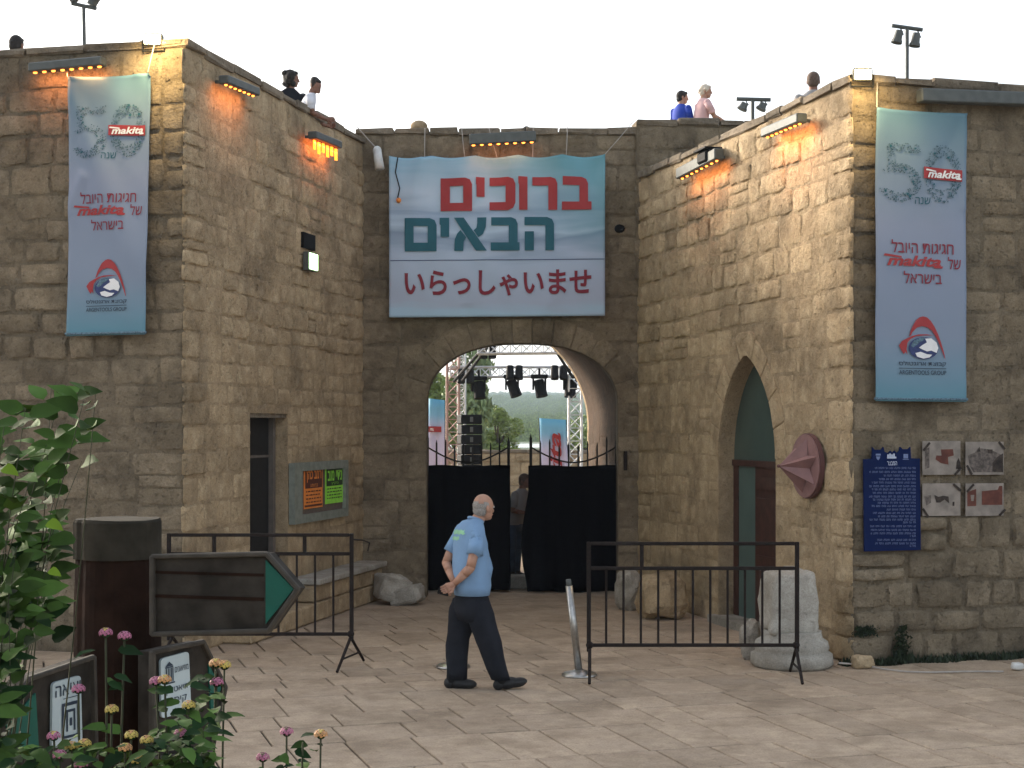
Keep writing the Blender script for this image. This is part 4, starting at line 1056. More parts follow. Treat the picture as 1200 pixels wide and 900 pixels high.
def hand(mb, wrist, d, palm_n, s=1.0, curl=.5, thumb=1):
    "palm and five fingers: d along the hand, palm_n out of the palm"
    d = Vector(d).normalized(); n = Vector(palm_n); n = (n - d * n.dot(d)).normalized(); x = d.cross(n)
    pc = wrist + d * .045 * s
    limb(mb, [(wrist, .024 * s), (wrist + d * .03 * s, .027 * s)])
    for k in range(4):
        b0 = wrist + d * .03 * s + x * ((k - 1.5) * .011 * s); b1 = wrist + d * .085 * s + x * ((k - 1.5) * .0195 * s)
        limb(mb, [(b0, .015 * s), (b1, .0125 * s)], 10)
        L = (.062, .07, .066, .052)[k] * s
        c1 = b1 + (d * math.cos(curl * .7) + n * math.sin(curl * .7)) * L * .5; c2 = c1 + (d * math.cos(curl * 1.7) + n * math.sin(curl * 1.7)) * L * .5
        limb(mb, [(b1, .0105 * s), (c1, .0095 * s), (c2, .0078 * s)], 10)
    t0 = wrist + d * .025 * s - x * (.022 * s * thumb); t1 = t0 - x * (.03 * s * thumb) + d * .028 * s + n * .012 * s; t2 = t1 + d * .03 * s + n * .012 * s
    limb(mb, [(t0, .015 * s), (t1, .0115 * s), (t2, .009 * s)], 10)
def shoe(mb, heel, toe, w=.055, lift=0):
    heel, toe = Vector(heel), Vector(toe); d = (toe - heel); L = d.length; d.normalize(); u = Vector((0, 0, 1)); 
    mb.sph(heel + d * .045 + u * .042, .055, w * .86, .052, 14, 9, d); mb.sph(heel + d * L * .45 + u * .04, L * .34, w * .92, .052, 14, 9, d)
    mb.sph(heel + d * (L - .085) + u * .034, .092, w, .044, 14, 9, d); mb.tube(heel + d * .06 + u * .05, heel + d * .065 + u * .11, .048, .05, 14)

# the man in the light blue polo: walks to the right, hands clasped behind his back
D0 = 13.55
def q(px, py, dy=0): 
    v = P(px, py, D0); return Vector((v.x, v.y + dy, v.z))
fa_ = Vector((.82, .57, 0)).normalized(); ra = Vector((.57, -.82, 0)).normalized(); UP = Vector((0, 0, 1))
man = empty('person', (q(566, 806).x, D0, 0), 'elderly man in a light blue polo and dark trousers, hands clasped behind his back', 'person')
mb = MB()
hc = q(566.3, 594); hf_ = Vector((.80, .60, -.08)).normalized()
head_shape(mb, hc, hf_, 1.0)
limb(mb, [(q(558, 612), .062), (q(563, 604), .056), (hc - UP * .03 - hf_ * .02, .055)])
# near (right) arm
sh_r = q(560.5, 627, -.13); el_r = q(552, 663, -.20); wr_r = q(533.5, 682, -.13)
limb(mb, [(sh_r, .040), ((sh_r + el_r) / 2, .044), (el_r, .041), (el_r.lerp(wr_r, .35), .041), (wr_r, .027)])
hand(mb, wr_r, q(519, 691, -.13) - wr_r, Vector((0, -.9, .3)), 1.0, .75, 1)
sh_l = q(536, 627, .12); el_l = q(522.5, 660, .06); wr_l = q(533, 682.5, -.06)
limb(mb, [(sh_l, .038), ((sh_l + el_l) / 2, .042), (el_l, .039), (el_l.lerp(wr_l, .4), .038), (wr_l, .027)])
hand(mb, wr_l, q(521, 697, -.08) - wr_l, Vector((.3, -1, .1)), 1.0, 1.0, -1)
blob('body', mb, M['skin'], man, .0065, 3)
mb = MB(); hair_shape(mb, hc, hf_, 1.0, 'bald'); hr = blob('hair', mb, M['hair_grey'], man, .006, 3)
bmh = bmesh.new(); bmh.from_mesh(hr.data); hl_ = hc - off(hr)
bmesh.ops.delete(bmh, geom=[v for v in bmh.verts if (v.co - hl_).dot(hf_) > .012 + .02 * mnoise.noise(v.co * 60) or (v.co - hl_).z > .052 + .012 * mnoise.noise(v.co * 40) - .35 * (v.co - hl_).dot(hf_) * 0 or (v.co - hl_).z < -.085], context='VERTS'); bmh.to_mesh(hr.data); bmh.free()
mb = MB(); 
for k in (1, -1): mb.sph(hc + hf_ * .088 + UP * .006 + UP.cross(hf_) * (.031 * k), .011, .014, .009, 10, 7, hf_)
mb.obj('eyes', M['white_plastic'], man, True)
# polo
mb = MB()
loft(mb, [(q(553, 697), .172, .150, ra), (q(553, 686), .176, .156, ra), (q(552.5, 668), .172, .160, ra), (q(552, 650), .178, .150, ra), (q(551, 636), .192, .132, ra), (q(550.5, 625), .198, .115, ra), (q(551.5, 617), .178, .100, ra), (q(554, 611.5), .125, .085, ra), (q(557, 607.5), .075, .070, ra)])
limb(mb, [(q(558.5, 623, -.11), .060), (q(559.5, 630, -.13), .062), (q(558, 644, -.165), .062)])
mb.tube(q(559, 632, -.145), q(557, 648, -.175), .063, .072, 18)
limb(mb, [(q(540, 622, .10), .062), (q(536, 630, .12), .062)]); mb.tube(q(537, 628, .11), q(527, 648, .09), .060, .066, 18)
mb.sph(q(561.5, 666, .05), .11, .15, .17, 16, 10, fa_)
shirt = blob('polo_shirt', mb, M['shirt_blue'], man, .0085, 4)
# soft cloth folds
for v in shirt.data.vertices:
    p = v.co; k = mnoise.noise(Vector((p.x * 9, p.y * 9, p.z * 5))) * .018 + (.5 - abs(mnoise.noise(Vector((p.x * 7 + p.z * 9, p.y * 7, p.z * 8 - p.x * 6))))) * .030 - .012
    ph_ = p.z - (q(553, 697).z); k *= min(1, max(0, (ph_ - .015) / .06)); k = max(k, -.008)
    v.co = p + v.normal * k
mb = MB(); cpts = [q(557.5, 608) + UP * (-.008 + .022 * math.sin(a)) + (ra * math.cos(a) * .066 + fa_ * math.sin(a) * -.060) for a in [6.2832 * i / 18 for i in range(19)]]
mb.path(cpts, .014, 8); mb.obj('collar', M['shirt_blue'], shirt, True)
# lime print on the back, laid on the cloth
bv = -fa_
def onback(s, t_, o=0):
    px = 530 + s * 16; py = 619 + t_ * 16; src = q(px, py, -1.0); dr = Vector((0, 1, 0))
    c_ = Vector((0, CH - 0, 0)); cc = Vector((0, 0, CH)); dd_ = (q(px, py) - cc).normalized(); m0 = off(shirt)
    ok, loc, nrm, i = shirt.ray_cast(cc - m0, dd_) if False else (False, None, None, None)
    return src
from mathutils.bvhtree import BVHTree
bt = BVHTree.FromPolygons([v.co + off(shirt) for v in shirt.data.vertices], [tuple(p.vertices) for p in shirt.data.polygons])
def onshirt(s, t_, o=0):
    a = q(529 + s * 17.5, 620.5 + t_ * 14.5 - s * 1.0, -.6); h = bt.ray_cast(a, Vector((0, 1, 0)))
    return (h[0] + h[1] * .003) if h[0] is not None else a + Vector((0, .5, 0))
def grid_patch(s0, s1, t0, t1, n=10, m=4):
    vs = [onshirt(s0 + (s1 - s0) * i / n, t0 + (t1 - t0) * j / m + (.05 * math.sin(i * 1.7) if j in (0, m) else 0)) for j in range(m + 1) for i in range(n + 1)]
    return vs, [(j * (n + 1) + i, j * (n + 1) + i + 1, (j + 1) * (n + 1) + i + 1, (j + 1) * (n + 1) + i) for j in range(m) for i in range(n)]
for a in ((.18, .95, .05, .38), (.08, .72, .58, .85)):
    vs, fs = grid_patch(*a); mk('back_print', vs, fs, M['print_lime'], shirt, True)
# trousers
mb = MB()
loft(mb, [(q(553, 726), .150, .130, ra), (q(553, 712), .178, .152, ra), (q(553, 701), .160, .136, ra), (q(553, 694), .148, .122, ra)])
def leg(pts):
    rg = []
    for i in range(13):
        s_ = i / 12 * (len(pts) - 1); k_ = min(len(pts) - 2, int(s_)); f_ = s_ - k_; rg.append((pts[k_][0].lerp(pts[k_ + 1][0], f_), pts[k_][1] * (1 - f_) + pts[k_ + 1][1] * f_))
    loft(mb, [(c_, r_ * 1.05, r_ * .95, (1, 0, 0)) for c_, r_ in reversed(rg)], 22)
leg([(q(544, 702, .07), .098), (q(542, 718, .065), .112), (q(539.5, 735, .06), .107), (q(536.5, 757, .06), .093), (q(534.5, 796, .05), .080)])
leg([(q(559, 702, -.06), .098), (q(563, 718, -.06), .112), (q(567.5, 735, -.06), .107), (q(575.5, 758, -.06), .092), (q(587, 795, -.06), .078)])
tr = blob('trousers', mb, M['trousers'], man, .010, 3)
for v in tr.data.vertices:
    p = v.co; v.co = p + v.normal * (mnoise.noise(Vector((p.x * 8, p.y * 8, p.z * 6 + p.x * 9))) * .014 + (.4 - abs(mnoise.noise(Vector((p.x * 6 + 3, p.y * 6, p.z * 5 + p.x * 8))))) * .022 + .014 * mnoise.noise(Vector((p.x * 5, p.y * 5, p.z * 22 + p.x * 20))) * max(0, 1 - abs(p.z - .2) * 3.2))
mb = MB(); shoe(mb, (q(521, 0).x, D0 + .05, .0), (q(558, 0).x, D0 + .02, .0)); blob('shoe', mb, M['shoe'], man, .008, 3)
mb = MB(); shoe(mb, (q(579, 0).x, D0 - .06, .0), (q(617, 0).x, D0 - .02, .035)); blob('shoe', mb, M['shoe'], man, .008, 3)
t = empty('phone', q(521, 693, -.15), 'small black phone held in the hands of the man in light blue', 'phone')
mb = MB(); mb.box(q(520.5, 691.5, -.135), .10, .012, .058, (1, .1, -.25), bev=.004); mb.obj('phone_body', M['black'], t)

def person(loc, face, h, label, top, legs, hairm, style, skin='skin', arms='down', voxel=.014, lean=0, head_turn=None, group=None):
    s = h / 1.72; L = Vector(loc); f = Vector(face).normalized(); r = f.cross(UP)
    def w(a, b, z): return L + r * (a * s) + f * ((b + lean * max(0, z - .85)) * s) + UP * (z * s)
    t = empty('person', loc, label, 'person', group)
    hf = Vector(head_turn).normalized() if head_turn else f
    mb = MB(); c = w(0, .03, 1.60); head_shape(mb, c, hf, s); limb(mb, [(w(0, 0, 1.40), .06 * s), (w(0, .01, 1.52), .055 * s)])
    for k in (1, -1):
        if arms == 'down': el, wr, hd = w(.23 * k, -.02, 1.12), w(.23 * k, .06, .88), -UP
        elif arms == 'front': el, wr, hd = w(.22 * k, .04, 1.12), w(.13 * k, .26, 1.08), f
        else: el, wr, hd = w(.25 * k, .12, 1.14), w(.24 * k, .34, 1.05), f   # leaning on the parapet
        shd = w(.19 * k, 0, 1.38)
        limb(mb, [(shd, .046 * s), (el, .038 * s), (el.lerp(wr, .4), .037 * s), (wr, .025 * s)])
        hand(mb, wr, hd, r * -k, s, .5, 1)
    blob('body', mb, M[skin], t, voxel * .75, 2)
    mb = MB(); hair_shape(mb, c, hf, s, style); blob('hair', mb, M[hairm], t, voxel * .8, 3)
    mb = MB(); loft(mb, [(w(0, 0, .88), .17 * s, .12 * s, r), (w(0, 0, 1.05), .155 * s, .115 * s, r), (w(0, 0, 1.25), .18 * s, .125 * s, r), (w(0, 0, 1.38), .19 * s, .10 * s, r), (w(0, 0, 1.45), .10 * s, .075 * s, r), (w(0, 0, 1.475), .065 * s, .06 * s, r)])
    for k in (1, -1):
        shd = w(.185 * k, 0, 1.375); el = w(.23 * k, -.02, 1.12) if arms == 'down' else (w(.22 * k, .04, 1.12) if arms == 'front' else w(.25 * k, .12, 1.14))
        limb(mb, [(shd, .062 * s), (shd.lerp(el, .62), .062 * s)])
    blob('shirt', mb, M[top], t, voxel, 3)
    mb = MB(); loft(mb, [(w(0, 0, .78), .155 * s, .12 * s, r), (w(0, 0, .93), .16 * s, .115 * s, r)])
    for k in (1, -1): limb(mb, [(w(.085 * k, 0, .85), .092 * s), (w(.09 * k, .01, .48), .066 * s), (w(.09 * k, -.01, .09), .055 * s)])
    blob('trousers', mb, M[legs], t, voxel, 3)
    for k in (1, -1):
        mb = MB(); a = w(.09 * k, -.07, 0); shoe(mb, a, a + f * .26 * s, .045); blob('shoe', mb, M['shoe'], t, voxel, 2)
    return t
# onlookers on the terraces (floors at 5.2, 5.75 and 4.85 m)
def at(px, d, z): v = P(px, 500, d); return (v.x, v.y, z)
person(at(798, 22.2, 5.75), (.75, .55, 0), 1.42, 'dark haired boy in a royal blue shirt looking over the parapet', 'shirt_royal', 'jeans', 'hair_dark', 'short', arms='front', head_turn=(.95, .1, 0))
person(at(820, 22.0, 5.75), (.93, .3, 0), 1.47, 'woman with short blond white hair in a pink blouse leaning on the parapet', 'shirt_pink', 'trousers', 'hair_white', 'waved', arms='lean', lean=.10, head_turn=(.97, -.1, 0))
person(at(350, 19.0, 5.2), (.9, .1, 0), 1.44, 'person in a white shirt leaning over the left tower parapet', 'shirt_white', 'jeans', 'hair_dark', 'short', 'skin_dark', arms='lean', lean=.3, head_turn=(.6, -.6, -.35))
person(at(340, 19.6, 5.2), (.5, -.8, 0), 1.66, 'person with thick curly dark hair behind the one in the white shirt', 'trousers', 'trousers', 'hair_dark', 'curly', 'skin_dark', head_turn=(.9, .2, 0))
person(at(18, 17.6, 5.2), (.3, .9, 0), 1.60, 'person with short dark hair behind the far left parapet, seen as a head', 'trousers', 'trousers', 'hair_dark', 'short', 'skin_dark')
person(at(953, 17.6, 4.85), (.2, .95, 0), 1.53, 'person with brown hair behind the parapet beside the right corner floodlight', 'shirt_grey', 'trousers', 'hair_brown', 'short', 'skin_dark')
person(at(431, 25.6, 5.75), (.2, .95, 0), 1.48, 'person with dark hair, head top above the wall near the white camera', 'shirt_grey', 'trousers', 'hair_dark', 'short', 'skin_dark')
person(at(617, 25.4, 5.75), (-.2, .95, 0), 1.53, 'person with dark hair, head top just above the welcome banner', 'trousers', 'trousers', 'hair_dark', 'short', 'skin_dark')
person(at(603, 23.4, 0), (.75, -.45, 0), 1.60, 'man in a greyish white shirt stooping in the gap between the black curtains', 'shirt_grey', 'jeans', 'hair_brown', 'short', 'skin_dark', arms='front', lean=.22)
for px, py, sx, c_, lb in ((491, 149, .12, 'stone', 'small rounded loose stone on top of the gate wall'), (790, 0, 0, 'x', '')):
    if c_ == 'x': continue
    mb = MB(); p = P(px, py, 20.95); mb.sph(Vector((p.x, p.y, 6.40)), .12, .1, .09, 10, 7); tag(mb.obj('loose_stone', M['stone'], None, True, loc=(p.x, p.y, 6.33)), lb, 'stone')

# ------------------------------------------------------------------ barriers, stanchions, column pieces, rocks
def barrier(label, pxl, pxr, ytop, y2, yb, d, nb, stubs, feet):
    A = P(pxl, ytop, d); B = P(pxr, ytop, d); t = empty('barrier', Vector(((A.x + B.x) / 2, d, 0)), label, 'barrier', 'crowd barriers in front of the gate')
    z = lambda y: CH + (HY - y) / F * d
    U = Vector((1, 0, 0)); zt, z2, zb = z(ytop), z(y2), z(yb)
    for zz, nm in ((zt, 'top_rail'), (z2, 'second_rail'), (zb, 'bottom_rail')):
        mb = MB(); mb.box(Vector(((A.x + B.x) / 2, d, zz)), B.x - A.x - .04, .03, .032, U, bev=.005); mb.obj(nm, M['iron'], t)
    for X in (A.x, B.x):
        mb = MB(); mb.box(Vector((X, d, (zt + .016 + zb - .06) / 2)), .038, .036, zt + .016 - zb + .06, U, bev=.005); mb.obj('post', M['iron'], t)
    for k in range(nb):
        X = A.x + (B.x - A.x) * (k + 1) / (nb + 1); mb = MB(); mb.tube((X, d, zb + .014), (X, d, z2 - .014), .011, None, 8); mb.obj('bar', M['iron'], t)
    for s in stubs:
        X = P(s, 0, d).x; mb = MB(); mb.box(Vector((X, d, (zt + z2) / 2)), .034, .028, zt - z2 - .034, U); mb.obj('stub', M['iron'], t)
    for px, sp in feet:
        X = P(px, 0, d).x
        for k in (1, -1):
            mb = MB(); mb.tube((X, d, zb - .03), (X + sp * k, d - .36 * k, 0.012), .016, .014, 8); mb.obj('foot', M['iron'], t)
        mb = MB(); mb.tube((X + sp * .7, d - .25, .11), (X - sp * .7, d + .25, .11), .010); mb.obj('foot_brace', M['iron'], t)
        mb = MB(); mb.sph((X, d, zb), .035); mb.obj('hinge', M['iron'], t)
    return t
barrier('rusty black crowd barrier on the left behind the wooden arrow sign', 198, 412, 627, 649, 743, 14.75, 9, (251, 357), ((202, -.09), (411, -.09)))
barrier('rusty black crowd barrier on the right in front of the pointed doorway', 690, 934, 637, 666, 756, 14.1, 11, (752,), ((691, -.02), (933, -.01)))
tag(MB().path([P(412, 632, 14.75), P(425, 633, 15.1), P(433, 636, 15.3), P(431, 646, 15.3)], .008).obj('wire', M['iron'], loc=P(412, 640, 14.75)), 'thin wire hooked on the right end of the left barrier', 'wire')

def stanchion(base, top, label):
    b = Vector(base); t = empty('stanchion', b, label, 'stanchion', 'metal stanchions near the walking man')
    mb = MB(); mb.lathe(b, [(.165, 0), (.168, .012), (.15, .028), (.07, .045), (.04, .06)], 28); mb.obj('base', M['steel'], t, True)
    if top is not None:
        T_ = Vector(top); d = (T_ - b).normalized(); mb = MB(); mb.tube(b + d * .04, T_ - d * .06, .035, .033, 16); mb.obj('pole', M['steel'], t, True)
        mb = MB(); mb.tube(T_ - d * .07, T_, .026, .024, 12); mb.obj('pole_top', M['housing'], t, True)
    return t
b_ = P(679, 0, 14.25); stanchion((b_.x, 14.25, 0), P(666, 679, 14.2), 'leaning steel stanchion with a round base beside the right barrier')
b_ = P(531, 0, 14.75); stanchion((b_.x, 14.75, 0), None, 'round steel stanchion base with its pole missing behind the man\'s feet')

def rubble(name, label, cat, c, sx, sy, sz, seed, m, rot=0, n=16, mm=11, par=None, tilt=0, sq=.55, group=None):
    "weathered block: superellipsoid with chips"
    v, f = [], []
    c = Vector(c); rt = Matrix.Rotation(rot, 3, 'Z') @ Matrix.Rotation(tilt, 3, 'Y')
    sg = lambda a: math.copysign(abs(a) ** sq, a)
    b = MB(); b.sph((0, 0, 0), 1, 1, 1, n, mm)
    for p in b.v:
        w_ = Vector((sg(p.x), sg(p.y), sg(p.z))); k = 1 + .22 * mnoise.noise(w_ * 1.3 + Vector((seed, 0, 0))) - .12 * max(0, mnoise.noise(w_ * 2.3 + Vector((0, 0, seed)))) + .06 * mnoise.noise(w_ * 4 + Vector((0, seed, 0)))
        v.append(c + rt @ Vector((w_.x * sx / 2 * k, w_.y * sy / 2 * k, w_.z * sz / 2 * k)))
    o = mk(name, v, b.f, m, par, name not in ('stone_block',), loc=(c.x, c.y, c.z - sz / 2))
    if label: tag(o, label, cat, group)
    return o
rubble('stone_block', 'pale angular rock leaning against the bench end, left of the arch', 'rock', P(459, 689, 20.0) + Vector((0, 0, .0)), .42, .4, .36, 3, M['white_stone'], .4, tilt=.3, sq=.35)
rubble('stone_block', 'flat grey rock lying at the foot of the arch, left side', 'rock', (P(478, 0, 20.0).x, 19.95, .12), .42, .38, .23, 8, M['white_stone'], -.2, tilt=-.25, sq=.35)
rubble('stone_block', 'squat brown drum of stone behind the right barrier', 'rock', (P(776, 0, 18.4).x, 18.5, .27), .58, .52, .56, 11, M['stone'], .3, sq=.6)
rubble('stone_block', 'rough grey stone between the curtain and the brown drum of stone', 'rock', (P(739, 0, 19.3).x, 19.4, .24), .34, .36, .52, 15, M['grey_stone'], .5, sq=.6)
rubble('stone_block', 'dark grey stone lump beside the pale column base', 'rock', (P(881, 0, 15.15).x, 15.25, .19), .22, .22, .40, 22, M['grey_stone'], .2, sq=.75)
cb = Vector((P(930, 0, 14.75).x, 14.85, 0))
t = empty('column_base', cb, 'pale column stump on a broad round moulded base at the right corner', 'column')
mb = MB(); mb.lathe(cb, [(.37, 0), (.395, .03), (.39, .12), (.345, .15), (.36, .18), (.35, .24), (.295, .275), (.285, .32), (.285, .34)], 30, wob=.012, rnd=random.Random(2)); mb.obj('moulded_base', M['white_stone'], t, True)
o = rubble('stump', None, None, cb + Vector((-.03, 0, .63)), .53, .48, .58, 31, M['white_stone'], .15, 24, 16, par=t, sq=.30)
for v in o.data.vertices:
    k = 1 - .16 * max(0, v.co.z - .45) / .5; v.co.x *= k; v.co.y *= k

# gate leaves with black cloth
def leaf(px0, px1, dpl, label_c, open_=0, low='mid'):
    x0, x1 = P(px0, 0, dpl).x, P(px1, 0, dpl).x
    t = empty('gate', Vector(((x0 + x1) / 2, dpl, 0)), 'black iron gate leaf ' + label_c, 'gate', None)
    zc = lambda s: P(0, 505 + 42 * math.sin(math.pi * s) ** 1.0 if True else 0, dpl).z
    n = 9
    zr = lambda s: P(0, 524 + 18 * math.sin(math.pi * s), dpl).z
    for k in range(n + 1):
        s = k / n; X = x0 + (x1 - x0) * s; mb = MB(); zt = P(0, 508 + 10 * math.sin(math.pi * s) + (4 if k % 2 else 0), dpl).z
        mb.tube((X, dpl, .04), (X, dpl, zt - .06), .012 if 0 < k < n else .02); mb.tube((X, dpl, zt - .06), (X, dpl, zt), .014, .002); mb.obj('bar', M['black_iron'], t)
    mb = MB(); mb.path([Vector((x0 + (x1 - x0) * i / 14, dpl - .012, zr(i / 14))) for i in range(15)], .012); mb.obj('curved_rail', M['black_iron'], t)
    for zz in (.15, 1.0): mb = MB(); mb.tube((x0, dpl, zz), (x1, dpl, zz), .016); mb.obj('rail', M['black_iron'], t)
leaf(501, 596, 21.5, 'on the left inside the arch behind black cloth')
leaf(622, 722, 21.5, 'on the right inside the arch behind black cloth')
def cloth(pts_top, zb, dpl, label, seed):
    "draped black cloth hung in front of a gate leaf"
    x0, x1, zt = pts_top; ns, nt_ = 40, 24; vs, fs = [], []
    for j in range(nt_ + 1):
        for i in range(ns + 1):
            s, q_ = i / ns, j / nt_; X = x0 + (x1 - x0) * s; Z = zt + (zb - zt) * q_ + .01 * math.sin(s * 9)
            k = .034 * math.sin(s * 30 + seed + 1.5 * mnoise.noise(Vector((s * 4, q_ * 2, seed)))) * (.3 + q_ * .7) + .03 * mnoise.noise(Vector((s * 5, q_ * 3, seed)))
            if s == 0 or s == 1: X += .02 * mnoise.noise(Vector((q_ * 5, seed, 0)))
            if seed > 5 and s < .25: X += -.09 * (1 - s * 4) * max(0, math.sin(max(0, q_ - .22) * 3.9)) 
            vs.append((X, dpl - .06 + k, Z))
    for j in range(nt_):
        for i in range(ns): a = j * (ns + 1) + i; fs.append((a, a + ns + 1, a + ns + 2, a + 1))
    o = mk('black_cloth', vs, fs, M['fabric_black'], None, True, loc=((x0 + x1) / 2, dpl, zb)); sd = o.modifiers.new('t', 'SOLIDIFY'); sd.thickness = .006
    tag(o, label, 'curtain')
z_t = P(0, 545.5, 21.45).z
cloth((P(499, 0, 21.3).x, P(598, 0, 21.3).x, z_t), .03, 21.42, 'black cloth curtain covering the left half of the arched gateway', 2)
cloth((P(619, 0, 21.3).x, P(726, 0, 21.3).x, z_t), .02, 21.36, 'black cloth curtain covering the right half of the arched gateway', 7)
mb = MB(); c_ = P(608, 0, 21.6); mb.box((c_.x, 22.0, .09), 1.2, .35, .18, bev=.02); tag(mb.obj('stone_step', M['grey_stone'], loc=(c_.x, 22.0, 0)), 'low stone step between the two black curtains', 'step')
# iron latch plate on the gate jamb
mb = MB(); p = P(733, 540, 20.75); mb.box((p.x, 20.76, p.z), .05, .03, .26, bev=.006); tag(mb.obj('hinge_plate', M['iron'], loc=p), 'rusty iron plate on the wall right of the arch', 'hinge')
mb = MB(); p = P(726, 268, 20.78); mb.sph(p, .075, .02, .06, 9, 6); tag(mb.obj('putlog_hole', M['black'], loc=p), 'small dark hole in the wall right of the welcome banner', 'hole')

# ------------------------------------------------------------------ roof lights
def roof_light(d, base, cross, label, bars, lamps, poles=None):
    (bx0, by0), (bx1, by1) = base, cross[0] if False else ((cross[0][0] + cross[1][0]) / 2, (cross[0][1] + cross[1][1]) / 2)
    b0_ = P(bx0, by0, d); t = empty('lighting_stand', b0_, label, 'lamp stand', 'lamp stands on the roof')
    mb = MB(); mb.tube(b0_, P(poles or bx0, by1, d), .022 * d / 18, None, 8); mb.obj('pole', M['housing'], t)
    mb = MB(); mb.tube(P(*cross[0], d), P(*cross[1], d), .024 * d / 18, None, 8); mb.obj('crossbar', M['housing'], t)
    for (x, y, x2, y2, r) in lamps:
        a, c_ = P(x, y, d), P(x2, y2, d); mb = MB(); mb.tube(a, c_, r * .8, r, 12); mb.obj('lamp_can', M['housing'], t, False)
        mb = MB(); u = (c_ - a).normalized(); mb.tube(c_ - u * .01, c_ + u * .025, r * 1.15, r * 1.2, 12); mb.obj('lamp_rim', M['housing'], t)
        mb = MB(); mb.tube(a.lerp(c_, .4) + Vector((r * 1.05, 0, 0)), Vector((a.x, a.y, a.z + .06)), .008); mb.obj('yoke', M['black'], t)
roof_light(17.5, (99, 60), ((84, 4), (113, 10)), 'twin lamp stand on the roof above the left banner', 0, ((88, 2, 84, -6, .06), (107, 6, 113, -7, .07)), 98)
roof_light(18.0, (1063, 92), ((1045, 30), (1081, 35)), 'lamp stand on the roof above the right banner with two hanging spotlights', 0, ((1054, 36, 1051, 48, .055), (1074, 39, 1072, 52, .055)), 1063)
roof_light(24.0, (882, 160), ((863, 116), (903, 117)), 'lamp stand on the far roof right of the woman in pink', 0, ((873, 121, 870, 127, .07), (895, 121, 892, 127, .07)), 882)
# ------------------------------------------------------------------ through the arch: yard wall, stage gear, trees, far houses
yw = Wall((-9, 44), (9, 44), 1.64)
t = empty('yard_wall', (0, 44, 0), 'low rubble wall crossing the yard far behind the gateway', 'wall')
core(yw, t, [(0, -.05), (18, -.05), (18, 1.6), (0, 1.6)], .5)
ry = random.Random(6)
lay(Wall((-2.6, 44), (2.6, 44), 1.64), t, [0, .3, .62, .95, 1.28, 1.54], ry, wlo=.35, whi=.8, prot=lambda v, q: q.uniform(.03, .06))
# line array stack
t = empty('speaker_stack', (P(550, 0, 36).x, 36, 0), 'tall black stack of loudspeaker cabinets seen through the arch', 'speakers')
for k in range(11):
    mb = MB(); mb.box((P(550, 0, 36).x + .01 * (k % 2), 36, .13 + k * .235), .50, .5, .22, (1, .25, 0), bev=.02); c = mb.obj('speaker_cabinet', M['black'], t)
    mb = MB(); mb.box((P(550, 0, 36).x + .06, 35.74, .13 + k * .235), .07, .02, .12, (1, .25, 0)); mb.obj('port', M['housing'], c)
def truss(a, b, w_, m, label, seg=None, name='truss'):
    "square lattice truss: four chords, braces"
    a, b = Vector(a), Vector(b); d = (b - a); L = d.length; d.normalize(); x = (Vector((0, 1, 0)) if abs(d.y) < .7 else Vector((1, 0, 0))); y = d.cross(x).normalized(); x = y.cross(d)
    base = a if a.z < b.z else b
    t = empty(name, base, label, 'truss', 'stage trusses behind the gateway'); cs_ = [(x * s1 + y * s2) * (w_ / 2) for s1, s2 in ((1, 1), (1, -1), (-1, -1), (-1, 1))]
    for c in cs_: mb = MB(); mb.tube(a + c, b + c, .028, None, 6); mb.obj('chord', m, t)
    n = seg or max(3, int(L / w_)); mb = MB()
    for k in range(n):
        for i in range(4):
            c0, c1 = cs_[i], cs_[(i + 1) % 4]
            if k % 2: c0, c1 = c1, c0
            mb.tube(a + d * (L * k / n) + c0, a + d * (L * (k + 1) / n) + c1, .016, None, 5)
            mb.tube(a + d * (L * k / n) + cs_[i], a + d * (L * k / n) + cs_[(i + 1) % 4], .013, None, 5)
    mb.obj('brace', m, t, kind='stuff'); return t
def V(px, py, d): return P(px, py, d)
truss((V(531, 0, 38).x, 38, 0), V(531, 418, 38), .30, M['truss_red'], 'reddish lattice truss tower at the left side of the arch view')
truss((V(541, 0, 39.5).x, 39.5, 0), V(541, 412, 39.5), .18, M['alu'], 'thin pale lattice tower right beside the reddish one')
truss((V(674, 0, 38).x, 38, 0), V(674, 440, 38), .32, M['alu'], 'silver lattice truss tower beside the lilac flag')
truss(V(528, 436, 38.2), V(690, 436, 38.2), .24, M['alu'], 'lower horizontal truss carrying the moving head lights')
truss(V(560, 409, 34), V(662, 408, 34), .22, M['alu'], 'upper horizontal truss near the crown of the arch')
for lb, a, b_ in (('dark sloping strut left of the upper truss', V(566, 408, 34), V(532, 447, 36)), ('second dark sloping strut left of the upper truss', V(575, 402, 34), V(542, 446, 37)), ('dark sloping strut right of the upper truss', V(650, 409, 34), V(671, 442, 36))):
    o = MB().tube(a, b_, .035).obj('strut', M['black'], loc=b_); tag(o, lb, 'strut', 'stage trusses behind the gateway')
def moving_head(px, py, d, tilt, label):
    c = P(px, py, d); t = empty('stage_light', c - Vector((0, 0, .55)), label, 'stage light', 'stage lights on the lower truss')
    mb = MB(); mb.box(c + Vector((0, 0, .12)), .42, .3, .10, bev=.02); mb.obj('base_box', M['black'], t)
    for k in (-1, 1): mb = MB(); mb.box(c + Vector((.15 * k, 0, -.06)), .05, .12, .30); mb.obj('yoke_arm', M['black'], t)
    u = Vector((tilt, -.2, -1)).normalized(); mb = MB(); mb.tube(c + Vector((0, 0, -.05)) - u * .08, c + Vector((0, 0, -.05)) + u * .34, .13, .15, 12); mb.obj('lamp_head', M['black'], t)
    mb = MB(); mb.tube(c + Vector((0, 0, .17)), c + Vector((0, 0, .32)), .03); mb.obj('clamp', M['black'], t)
moving_head(561, 449, 38, .1, 'black moving head stage light, leftmost on the lower truss')
